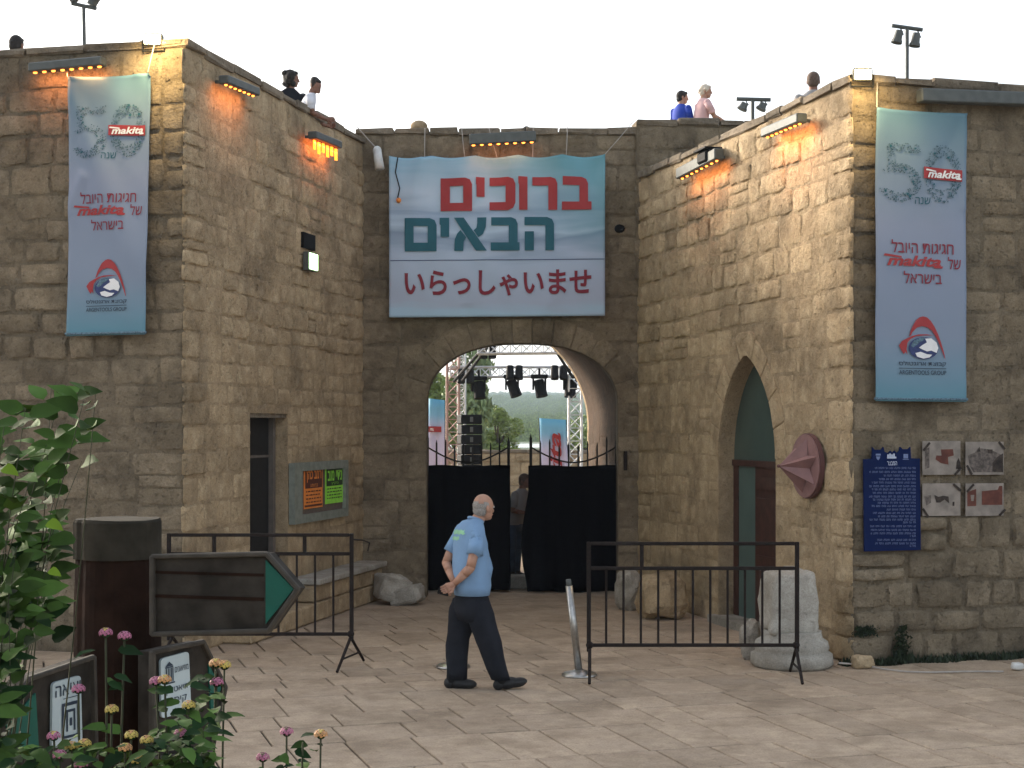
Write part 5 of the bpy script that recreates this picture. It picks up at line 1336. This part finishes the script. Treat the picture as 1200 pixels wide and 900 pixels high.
moving_head(600, 447, 38, .35, 'black moving head stage light, second from the left on the lower truss')
moving_head(632, 447, 38, .2, 'black moving head stage light in the middle right of the lower truss')
moving_head(668, 447, 38, .0, 'black moving head stage light close to the silver tower')
for px, py, lb in ((546, 441, 'pair of black stage cans at the left end of the lower truss'), (603, 437, 'pair of black stage cans above the second moving head'), (655, 437, 'pair of black stage cans near the right end of the lower truss'), (572, 412, 'black stage box hanging from the upper truss')):
    c = P(px, py, 37.7); t = empty('stage_can', c - Vector((0, 0, .2)), lb, 'stage light')
    for k in (-1, 1): mb = MB(); mb.tube(c + Vector((.11 * k, -.1, .16)), c + Vector((.11 * k, -.2, -.16)), .09, .10, 10); mb.obj('lamp_can', M['black'], t)
# banners in the yard
def yard_banner(x0, x1, y0, y1, d, label, lean, texts):
    a = P(x0, y0, d); b_ = P(x1, y0 + 2, d); zb = P(0, y1, d).z; t = empty('standing_banner', ((a.x + b_.x) / 2, d, 0), label, 'banner')
    fn = lambda s, q_, o: Vector((a.x + s * (b_.x - a.x) + lean * q_, d - o - .04 * math.sin(s * 7 + q_ * 3), a.z + (b_.z - a.z) * s + q_ * (zb - a.z)))
    vs, uv, fs = [], [], []
    for j in range(13):
        for i in range(9): vs.append(fn(i / 8, j / 12, 0)); uv.append((i / 8, 1 - j / 12))
    for j in range(12):
        for i in range(8): k = j * 9 + i; fs.append((k, k + 9, k + 10, k + 1))
    o = mk('cloth', vs, fs, M['banner_yard'], t, True, uv); sd = o.modifiers.new('t', 'SOLIDIFY'); sd.thickness = .01
    for X in (0, 1): mb = MB(); mb.tube(fn(X, 1, 0) * 1 - Vector((0, 0, fn(X, 1, 0).z)), fn(X, 0, 0) + Vector((0, .03, 0)), .02); mb.obj('pole', M['black'], t)
    return Sheet(fn, t)
M['banner_yard'] = banner_mat('yard_banner_print', [(0, (.50, .46, .68)), (.45, (.62, .58, .80)), (.72, (.55, .55, .78)), (.86, (.22, .48, .72)), (1, (.14, .42, .62))], swoosh=.1, tint=None)
sh = yard_banner(502.5, 521, 467, 600, 33, 'lilac and blue standing banner with a small red label at the left jamb', 0, None)
sh.polys([[(.0, .245), (.8, .235), (.8, .285), (.0, .295)]], M['red'], .03, 'red_label'); sh.text('makita', .08, .74, .248, .282, M['white_print'], shear=.3, bold=.02, out=.045)
sh = yard_banner(632, 663, 490, 620, 34, 'lilac and blue standing flag with big red sideways lettering', .12, None)
v, f = text2d('makita', .2, .03)
mk('red_sideways_lettering', [sh.fn(.30 + (1 - b) * .48 - .0, .92 - a * .80, .05) for a, b in v], f, M['red'], sh.par)
# trees
def tree(x, y, h, cr, ch, seed, m, label, n=900, ls=.16, trunk=.14, droop=False):
    rt = random.Random(seed); t = empty('tree', (x, y, 0), label, 'tree')
    mb = MB(); top = Vector((x, y, h - ch * .5)); mb.path([(x, y, 0), (x + .1, y, h * .3), (x - .05, y, h * .5), top], [trunk, trunk * .8, trunk * .6, trunk * .25], 8); lumps = []
    for k in range(10):
        a = rt.uniform(0, 6.283); r = rt.uniform(.3, .8) * cr; z = h - ch * rt.uniform(.12, .85); e = Vector((x + r * math.cos(a), y + r * math.sin(a), z)); lumps.append((e, cr * rt.uniform(.28, .5)))
        mb.path([(x, y, h * .35 + k * h * .02), ((x + e.x) / 2, (y + e.y) / 2, e.z - .3), e], [trunk * .4, trunk * .28, trunk * .1], 5)
    mb.obj('trunk', M['bark'], t, True)
    v, f = [], []
    for k in range(n):
        c, r = lumps[rt.randrange(len(lumps))]; d = Vector((rt.gauss(0, 1), rt.gauss(0, 1), rt.gauss(0, 1))).normalized() * r * rt.uniform(.4, 1.1) ** .6
        p = c + Vector((d.x, d.y, d.z * (1.4 if droop else .8))); a = Vector((rt.gauss(0, 1), rt.gauss(0, 1), rt.gauss(0, .5) - (1.6 if droop else 0))).normalized(); b_ = a.orthogonal().normalized(); s = ls * rt.uniform(.6, 1.3); q0 = len(v)
        v += [p - a * s, p + b_ * s * .4, p + a * s, p - b_ * s * .4]; f.append((q0, q0 + 1, q0 + 2, q0 + 3))
    mk('crown', v, f, m, t, kind='stuff')
tree(P(556, 0, 47).x, 47, 4.9, 1.0, 3.6, 3, M['crown_light'], 'loose pale green tree behind the loudspeaker stack', 3200, .12, .10, True)
tree(P(584, 0, 66).x, 66, 3.1, 1.25, 2.6, 5, M['crown'], 'round bushy green tree left of the middle of the arch view', 3600, .12)
tree(P(518, 0, 60).x, 60, 5.0, 1.4, 4.2, 9, M['crown'], 'green tree behind the lilac banner at the left jamb', 2600, .15)
tree(P(690, 0, 80).x, 80, 3.0, 1.6, 2.4, 12, M['crown'], 'small dark tree low behind the silver tower', 1800, .14)
# tree line along the foot of the hills: a far wood that reads as one mass
rw = random.Random(17); v, f = [], []
for k in range(15000):
    y = rw.uniform(240, 1500); x = rw.uniform(-.085, .085) * y * 1.5
    i_ = (x + 1400) / 2800 * (nx - 1); j_ = (y - 230) / 2200 * (ny - 1); i0, j0 = int(i_), int(j_)
    if not (0 <= i0 < nx - 1 and 0 <= j0 < ny - 1): continue
    z = hv[j0 * nx + i0][2]; s = rw.uniform(1.0, 2.2) * (1 + y / 1200); 
    for e in range(3):
        a = rw.uniform(0, 3.14); p = Vector((x + rw.uniform(-s, s), y, z + s * rw.uniform(.2, 1.1))); dx = math.cos(a) * s * .8; q0 = len(v)
        v += [p + Vector((-dx, 0, -s * .5)), p + Vector((dx, 0, -s * .5)), p + Vector((dx * .5, .5, s * .6)), p + Vector((-dx * .6, 0, s * .4))]; f.append((q0, q0 + 1, q0 + 2, q0 + 3))
o = mk('far_wood', v, f, M['crown'], None, loc=(0, 240, 0), kind='stuff')
for k, (px, py, d, w_) in enumerate(((578, 480, 1150, 9), (586, 482, 1100, 8), (594, 484, 1050, 7), (603, 481, 1120, 8), (641, 479, 1150, 9), (572, 487, 900, 7))):
    p = P(px, py, d); t = empty('house', p - Vector((0, 0, 6)), ('small pale far house, leftmost of the hillside hamlet', 'small pale far house, second from the left in the hamlet', 'small pale far house in the middle of the hamlet', 'small pale far house at the right of the hamlet', 'lone pale far house on the hill above the lilac flag', 'small pale far house lowest on the hillside')[k], 'house', 'far houses on the hillside')
    mb = MB(); mb.box(p - Vector((0, 0, 2)), w_, 8, 7); mb.obj('wall', M['house'], t)
    mb = MB(); mb.prism([p + Vector((-w_ * .55, -4.4, 1.5)), p + Vector((w_ * .55, -4.4, 1.5)), p + Vector((0, -4.4, 4))], (0, 8.8, 0)); mb.obj('roof', M['house_roof'], t)

# ------------------------------------------------------------------ the signpost
PD = 3.8
pc = P(127, 0, PD); t = empty('signpost', (pc.x, PD + .09, 0), 'thick dark wooden signpost in the left foreground', 'signpost')
ztop = P(0, 610, PD).z; zm = P(0, 657, PD).z; a45 = Vector((math.cos(rad(14)), math.sin(rad(14)), 0))
def postseg(z0, z1, wx, m, name, b=.012):
    mb = MB(); n = 40; rows_ = 14; r0 = wx / 2 * 1.06
    vs = []
    for j in range(rows_ + 1):
        z = z0 + (z1 - z0) * j / rows_
        for i in range(n):
            a = 6.28318 * i / n; g_ = mnoise.noise(Vector((math.cos(a) * 3.2, math.sin(a) * 3.2, z * .8))) * .006 - .004 * max(0, mnoise.noise(Vector((math.cos(a) * 9, math.sin(a) * 9, z * .5))))
            r = r0 + g_ - (b * .6 if j == rows_ else 0); vs.append(Vector((pc.x + math.cos(a) * r, PD + .09 + math.sin(a) * r, z + (.004 * mnoise.noise(Vector((math.cos(a), math.sin(a), 2))) if j == rows_ and name == 'cap_block' else 0))))
    fs = [(j * n + i, j * n + (i + 1) % n, (j + 1) * n + (i + 1) % n, (j + 1) * n + i) for j in range(rows_) for i in range(n)] + [tuple(range(rows_ * n, rows_ * n + n)), tuple(range(n - 1, -1, -1))]
    mb.add(vs, fs); return mb.obj(name, m, t, False)
postseg(0, zm, .200, M['wood_dark'], 'shaft', .008); postseg(zm, ztop, .202, M['wood_top'], 'cap_block', .007)
def signboard(p1, d1, p2, d2, outline, label, plate_px=None, tri=None, rim=.012, th=.04, nm='arrow_sign'):
    A, B = P(p1, 600, d1), P(p2, 600, d2)
    if A.x > B.x: A, B = B, A
    wl = Wall((A.x, A.y), (B.x, B.y), 3); O = [wl.uv(x, y) for x, y in outline]
    t = empty(nm, wl.p(O[0][0], min(v for _, v in O)), label, 'sign')
    mb = MB(); mb.prism([wl.p(u, v, 0) for u, v in O], wl.Y * th); mb.obj('board', M['board'], t)
    # raised rim strips
    for i in range(len(O)):
        a, b_ = O[i], O[(i + 1) % len(O)]; pa_, pb_ = wl.p(a[0], a[1], .004), wl.p(b_[0], b_[1], .004)
        d = (pb_ - pa_); L = d.length; d.normalize(); mb = MB(); mb.box((pa_ + pb_) / 2, L + rim * .5, .014 + .0007 * i, rim, d, wl.Y, bev=.003); mb.obj('rim', M['board_rim'], t)
    if tri: mb = MB(); mb.prism([wl.p(*wl.uv(x, y), .0) for x, y in tri], -wl.Y * .004); mb.obj('green_arrow', M['green'], t)
    return wl, t
wl, t = signboard(180, 3.72, 350, 3.62, [(180, 652), (314, 649), (350, 690), (316, 739), (180, 743)], 'dark arrow shaped sign board pointing right with a green tip', None, [(312, 656), (345, 690), (312, 731)])
for k, (x0, y0, x1, y1) in enumerate(((182, 700, 309, 700.2), (182, 672, 309, 672.2))):
    a, b_ = wl.uv(x0, y0), wl.uv(x1, y1); mb = MB(); mb.box(wl.p((a[0] + b_[0]) / 2, (a[1] + b_[1]) / 2, .001), max(.0012, abs(b_[0] - a[0])), .0025, max(.0012, abs(b_[1] - a[1])), wl.U); mb.obj('plank_joint', M['wood_dark'], t)
def plate(wl, t, corners, th=.006):
    (x0, y0), (x1, y1), (x2, y2), (x3, y3) = corners
    Q = [wl.uv(x, y, .004) for x, y in corners]
    def fn(s, q_, o=0):
        a = (Q[0][0] + (Q[1][0] - Q[0][0]) * s, Q[0][1] + (Q[1][1] - Q[0][1]) * s); b_ = (Q[3][0] + (Q[2][0] - Q[3][0]) * s, Q[3][1] + (Q[2][1] - Q[3][1]) * s)
        return wl.p(a[0] + (b_[0] - a[0]) * q_, a[1] + (b_[1] - a[1]) * q_, .004 + th + o)
    ol = []
    for (cx_, cy, a0) in ((.88, .06, -90), (.88, .94, 0), (.12, .94, 90), (.12, .06, 180)):
        for k in range(5): a = rad(a0 + k * 22.5); ol.append((cx_ + .12 * math.cos(a), cy + .06 * math.sin(a)))
    mb = MB(); mb.prism([fn(x, y, -th) for x, y in ol], -wl.Y * th); mb.obj('white_plate', M['plate'], t); return Sheet(fn, t)
wl, t = signboard(106, 3.70, 20, 3.38, [(107, 770), (30, 796), (-12, 850), (12, 915), (110, 905)], 'dark arrow sign pointing left with a white plate and green tip, lower left', None, [(40, 812), (44, 880), (14, 884), (6, 850)])
sh = plate(wl, t, [(59, 800), (92, 791), (94, 868), (58, 877)])
sh.text(HEB('יציאה'), .08, .97, .07, .24, M['ink'], out=.0015, bold=.006)
sh.polys([rect(.35, .285, .85, .297)], M['ink'], .0015, 'thin_line')
sh.polys([rect(.30, .36, .90, .41), rect(.30, .41, .38, .86), rect(.82, .41, .90, .86), rect(.30, .86, .90, .90), rect(.45, .47, .76, .51), rect(.45, .51, .51, .80), rect(.70, .51, .76, .80), rect(.57, .60, .65, .72)], M['ink'], .0015, 'nested_square_emblem', kind='stuff')
wl, t = signboard(178, 3.70, 240, 3.88, [(177, 764), (236, 752), (262, 805), (246, 880), (177, 890)], 'dark sign board with a temple emblem plate, lower right of the post', None, [(243, 778), (258, 806), (246, 838)])
sh = plate(wl, t, [(186, 772), (219, 763), (222, 832), (187, 842)])
sh.polys([[(.14, .16), (.28, .08), (.42, .16)], rect(.14, .165, .42, .185), rect(.16, .19, .20, .42), rect(.24, .19, .28, .42), rect(.32, .19, .36, .42), rect(.385, .19, .42, .42), rect(.12, .43, .46, .455)], M['ink'], .0015, 'temple_emblem', kind='stuff')
sh.text(HEB('מוזיאונים'), .47, .95, .20, .29, M['ink'], out=.0015, bold=.006)
sh.text(HEB('תיאטרון'), .14, .92, .52, .64, M['ink'], out=.0015, bold=.006)
sh.text(HEB('קיסרי'), .2, .85, .70, .84, M['ink'], out=.0015, bold=.006)

# ------------------------------------------------------------------ foreground plants
def leaf_mesh(k, m, long=1.5, heart=.0):
    rl = random.Random(k + 5); v, f = [], []; prof = [(0, .0), (.12, .26 + heart), (.32, .42), (.58, .36), (.82, .17), (1, 0)]
    for i, (y, x) in enumerate(prof):
        x *= rl.uniform(.9, 1.1); dz = -.22 * y * y + .03 * math.sin(y * 9 + k); v += [(-x, y * long, dz + x * .30), (0, y * long, dz), (x, y * long, dz + x * .30)]
    for i in range(len(prof) - 1): a = i * 3; f += [(a, a + 1, a + 4, a + 3), (a + 1, a + 2, a + 5, a + 4)]
    me = bpy.data.meshes.new('leaf'); me.from_pydata(v, [], f); me.materials.append(m); me.polygons.foreach_set('use_smooth', [True] * len(f)); return me
LM = [leaf_mesh(k, M['leaf'], 1.55, .08) for k in range(6)]; LD = [leaf_mesh(k + 9, M['leaf_dark'], 1.5, .05) for k in range(4)]; LL = [leaf_mesh(k + 20, M['leaf_lime'], 1.35, .1) for k in range(2)]
def put_leaf(par, me, p, d, up, s):
    d = Vector(d).normalized(); up = Vector(up); z = (up - d * up.dot(d)).normalized(); x = d.cross(z)
    o = bpy.data.objects.new('leaf', me); C.objects.link(o); o.parent = par; o.matrix_local = Matrix.Translation(Vector(p) - off(par)) @ Matrix((x, d, z)).transposed().to_4x4() @ Matrix.Scale(s, 4); return o
rf = random.Random(77)
def shrub(label, base, tips, per, size, meshes, name='shrub', lim=290, spread=.06, stem_r=.006, droop=.5, low=.35):
    t = empty(name, base, label, 'shrub'); n = 0; stems = MB(); spots = []
    for tip in tips:
        tip = Vector(tip); b_ = Vector(base) + Vector((rf.uniform(-.05, .05), rf.uniform(-.05, .05), 0)); mid = b_.lerp(tip, .6) + Vector((rf.uniform(-.22, .10), rf.uniform(-.12, .12), .16)); pts = []
        for i in range(9): q_ = i / 8; pts.append(b_ * (1 - q_) ** 2 + mid * 2 * q_ * (1 - q_) + tip * q_ * q_)
        stems.path(pts, [stem_r * (1.6 - 1.3 * i / 8) for i in range(9)], 5)
        for k in range(per):
            q_ = low + (1 - low) * (k + rf.random()) / per; i = min(7, int(q_ * 8)); p = pts[i].lerp(pts[i + 1], q_ * 8 - i); spots.append((p, (pts[i + 1] - pts[i]).normalized()))
    stems.obj('stem', M['stem'], t, True, kind='stuff'); spots.sort(key=lambda s: -s[0].z)
    cnt = 0
    for p, ax_ in spots:
        a = rf.uniform(0, 6.283); d = Vector((math.cos(a), math.sin(a), rf.uniform(-droop, .35))).normalized(); d = (d + ax_ * .35).normalized(); pet = p + d * rf.uniform(.005, spread)
        e_ = pet + d * size * .8; ex_, ey_ = CX + e_.x / e_.y * F, HY - (e_.z - CH) / e_.y * F
        if ex_ > (122 if ey_ < 545 else (74 if ey_ < 755 else 26)) or cnt >= lim: continue
        cnt += 1
        put_leaf(t, meshes[rf.randrange(len(meshes))], pet, d, (rf.uniform(-.6, .6), rf.uniform(-1.6, -.3), .7), size * rf.uniform(.65, 1.25))
    return t
# big shrub at the left edge
tips = [P(px, py, d) for px, py, d in ((98, 470, 3.0), (112, 462, 3.02), (70, 468, 3.05), (30, 478, 2.95), (60, 455, 3.1), (5, 500, 2.9), (80, 520, 3.1), (-40, 470, 3.0), (40, 545, 2.95), (96, 540, 3.15), (-70, 520, 3.0), (20, 600, 2.85), (62, 610, 3.05), (-10, 560, 3.05))]
for i, (x0, y0) in enumerate(((0, 0),)):
    sA = shrub('big leafy green shrub at the left edge of the picture, upper branches', (P(-90, 0, 3.0).x, 3.05, 0), tips, 44, .040, LM, stem_r=.0024, low=.60, spread=.055)
tips = [P(px, py, d) for px, py, d in ((20, 640, 2.9), (55, 660, 3.0), (55, 690, 3.0), (10, 690, 2.85), (22, 735, 2.95), (-20, 720, 2.9), (-40, 650, 3.0), (0, 780, 2.8), (60, 640, 3.15), (-20, 820, 2.8), (-10, 870, 2.9), (-30, 790, 2.9))]
sB = shrub('denser lower shrub with dark leaves below the big one at the left edge', (P(-60, 0, 2.9).x, 2.95, 0), tips, 46, .037, LM + LD, stem_r=.0024, low=.55, spread=.06)
for px, py, s in ((4, 548, .034), (56, 612, .034), (58, 668, .026)):
    p = P(px, py, 2.82); put_leaf(sA, LL[0], p, (.6, -.3, -.2), (0, -1, .9), s * .8)
def lantana(label, base, heads, leaves, per=7, size=.024, filler=None, lim=250):
    t = empty('lantana_plant', base, label, 'plant', 'lantana plants in the foreground'); stems = MB(); spots = []
    for px, py, d, col in heads:
        tip = P(px, py, d); b_ = Vector(base) + Vector((rf.uniform(-.04, .04), 0, 0)); mid = Vector((b_.x * .3 + tip.x * .7, (b_.y + tip.y) / 2, tip.z * .6)); pts = [b_ * (1 - q_) ** 2 + mid * 2 * q_ * (1 - q_) + tip * q_ * q_ for q_ in [i / 8 for i in range(9)]]
        stems.path(pts, [.0045 - .0003 * i for i in range(9)], 5)
        for k in range(per):
            q_ = .70 + .27 * (k + .5) / per; i = min(7, int(q_ * 8)); p = pts[i].lerp(pts[i + 1], q_ * 8 - i); spots.append(p)
        if col:
            # a dome of little five petalled florets
            mb, mc = MB(), MB(); r = .0120 * d / 2.8
            cen = .28
            for k in range(26):
                ph = math.acos(1 - 1.25 * (k + .5) / 26); th_ = k * 2.4; nrm = Vector((math.sin(ph) * math.cos(th_), math.sin(ph) * math.sin(th_) - .25, math.cos(ph))).normalized()
                c = tip + Vector((nrm.x * r, nrm.y * r, nrm.z * r * .8)); x_ = nrm.orthogonal().normalized(); y_ = nrm.cross(x_); fr_ = r * .30
                vs = [c + nrm * .001] + [c + (x_ * math.cos(i * .628) + y_ * math.sin(i * .628)) * (fr_ if i % 2 == 0 else fr_ * .6) for i in range(10)]
                (mc if (ph < .55) else mb).add(vs, [(0, i + 1, (i + 1) % 10 + 1) for i in range(10)])
            fl = mb.obj('flower_head', M[col[0]], t, fix=False); mc.obj('centre_florets', M[col[1]], fl, fix=False)
            MB().sph(tip - Vector((0, 0, r * .2)), r * .7, r * .7, r * .5, 8, 5).obj('calyx', M['leaf_dark'], fl, True)
    for px, py, d in leaves: spots.append(P(px, py, d))
    stems.obj('stem', M['stem'], t, True, kind='stuff')
    for p in spots[:lim]:
        a = rf.uniform(0, 6.283); d = Vector((math.cos(a), math.sin(a), rf.uniform(-.5, .3))).normalized()
        put_leaf(t, (LM + LD)[rf.randrange(10)], p, d, (rf.uniform(-.5, .5), rf.uniform(-1, 0), 1), size * 1.2 * rf.uniform(.7, 1.25))
    return t
PK, YL, OR = ('petal_pink', 'petal_yellow'), ('petal_yellow', 'petal_orange'), ('petal_orange', 'petal_yellow')
PP = ('petal_pink', 'petal_pink')
def cloud(n, x0, x1, y0, y1, d0, d1, f=None):
    r = []
    while len(r) < n:
        x, y = rf.uniform(x0, x1), rf.uniform(y0, y1)
        if f is None or f(x, y): r.append((x, y, rf.uniform(d0, d1)))
    return r
lantana('lantana with two pink heads on a tall stem in front of the signpost', (P(120, 0, 2.9).x, 2.9, 0), [(124, 742, 2.85, PK), (146, 746, 2.86, PP), (92, 808, 2.8, PP), (131, 832, 2.8, YL), (63, 863, 2.75, PK), (84, 875, 2.75, YL), (99, 872, 2.74, YL), (70, 885, 2.7, PP), (154, 862, 2.75, YL), (147, 877, 2.72, OR), (95, 896, 2.7, PP), (162, 891, 2.7, YL)],
        cloud(130, 0, 185, 872, 930, 2.6, 2.9) + [(112, 762, 2.85), (138, 762, 2.85), (133, 792, 2.84), (126, 800, 2.84)], 5, .022)
lantana('lantana with pink and orange heads in front of the temple emblem sign', (P(215, 0, 2.95).x, 2.95, 0), [(183, 799, 2.85, PP), (193, 797, 2.84, OR), (253, 778, 2.95, OR), (263, 780, 2.96, YL), (254, 800, 2.95, PP), (221, 827, 2.85, YL), (212, 860, 2.8, PK), (172, 868, 2.8, YL)],
        cloud(125, 178, 252, 835, 915, 2.65, 2.95, lambda x, y: y > 840 + abs(x - 215) * .5) + cloud(26, 222, 256, 790, 850, 2.85, 2.95) + cloud(10, 188, 225, 810, 850, 2.8, 2.9), 4, .022)
lantana('small lantana sprig with an orange head rising from the bottom edge', (P(330, 0, 2.9).x, 2.95, 0), [(376, 861, 2.95, OR), (336, 858, 2.95, ('petal_pink', 'hair_brown')), (308, 888, 2.9, ('petal_pink', 'hair_brown')), (355, 870, 2.9, None)],
        [(352, 864, 2.95), (360, 872, 2.95), (366, 880, 2.95), (345, 880, 2.9), (338, 890, 2.9), (350, 893, 2.9), (325, 897, 2.9), (330, 884, 2.9), (345, 897, 2.9), (370, 872, 2.95), (312, 902, 2.9), (300, 905, 2.9), (360, 900, 2.9)], 0, .018)

# weeds, rope and litter at the foot of the right wall
rw2 = random.Random(4); v, f = [], []
for k in range(1500):
    u = rw2.uniform(-.15, 2.3); hgt = (.02 + .07 * rw2.random()) * (1.6 if .45 < u < .65 else 1); p = RF.p(u, 0, rw2.uniform(.02, .17 * (.5 + .5 * math.sin(u * 5) ** 2) + .05)); a = rw2.uniform(0, 6.28); w_ = rw2.uniform(.008, .02); dx = Vector((math.cos(a) * w_, math.sin(a) * w_, 0)); tp = p + Vector((rw2.uniform(-.04, .04), rw2.uniform(-.04, .04), hgt)); q0 = len(v); v += [p - dx, p + dx, tp + dx * .4]; f.append((q0, q0 + 1, q0 + 2))
for k in range(260):
    z = rw2.uniform(0, .36); u = .50 + rw2.gauss(0, .012 + .03 * abs(math.sin(z * 8))); p = RF.p(u, z, .05 + rw2.uniform(0, .05)); a = rw2.uniform(0, 6.28); w_ = rw2.uniform(.01, .022); dx = Vector((math.cos(a) * w_, 0, math.sin(a) * w_)); tp = p + Vector((rw2.uniform(-.04, .04), -.03, rw2.uniform(-.02, .05))); q0 = len(v); v += [p - dx, p + dx, tp]; f.append((q0, q0 + 1, q0 + 2))
for k in range(260):
    u = .02 + rw2.gauss(0, .06); z = rw2.uniform(.28, .36) ; p = RF.p(u + .1, z, .05); dx = Vector((.012, 0, .006)); q0 = len(v); v += [p - dx, p + dx, p + Vector((rw2.uniform(-.03, .03), -.03, rw2.uniform(-.03, .04)))]; f.append((q0, q0 + 1, q0 + 2))
mk('weeds', v, f, M['moss'], None, loc=RF.p(1, 0, .1), kind='stuff')
pts = [P(983, 777, 14.6), P(1010, 779, 14.75), P(1035, 785, 14.55), P(1060, 789, 14.4), P(1090, 791, 14.35), P(1130, 790, 14.4), P(1176, 788, 14.4)]
pts = [Vector((p.x, p.y, max(.015, p.z))) for p in pts]
tag(MB().path(pts, .009).obj('rope', M['rope'], loc=pts[3]), 'thin pale rope lying on the ground along the foot of the right wall', 'rope')
p = P(1192, 786, 14.55); tag(rubble('litter', None, None, (p.x, p.y, .04), .12, .08, .07, 4, M['white_plastic'], .3), 'crumpled white scrap on the ground at the far right', 'litter')
p = P(1010, 786, 14.7); tag(rubble('loose_stone', None, None, (p.x, p.y, .06), .22, .16, .13, 9, M['stone'], .3), 'small brown stone in the weeds by the right corner', 'stone')
# ------------------------------------------------------------------ air
m = bpy.data.materials.new('haze'); m.use_nodes = True; t_ = m.node_tree; t_.nodes.clear()
pv = t_.nodes.new('ShaderNodeVolumePrincipled'); ou = t_.nodes.new('ShaderNodeOutputMaterial'); pv.inputs['Color'].default_value = (.66, .82, 1, 1); pv.inputs['Density'].default_value = .00032; pv.inputs['Anisotropy'].default_value = .2
t_.links.new(pv.outputs[0], ou.inputs['Volume'])
mb = MB(); mb.box((0, 1250, 40), 3200, 2700, 83); hz = mb.obj('haze', m, loc=(0, 0, 0)); hz['kind'] = 'stuff'
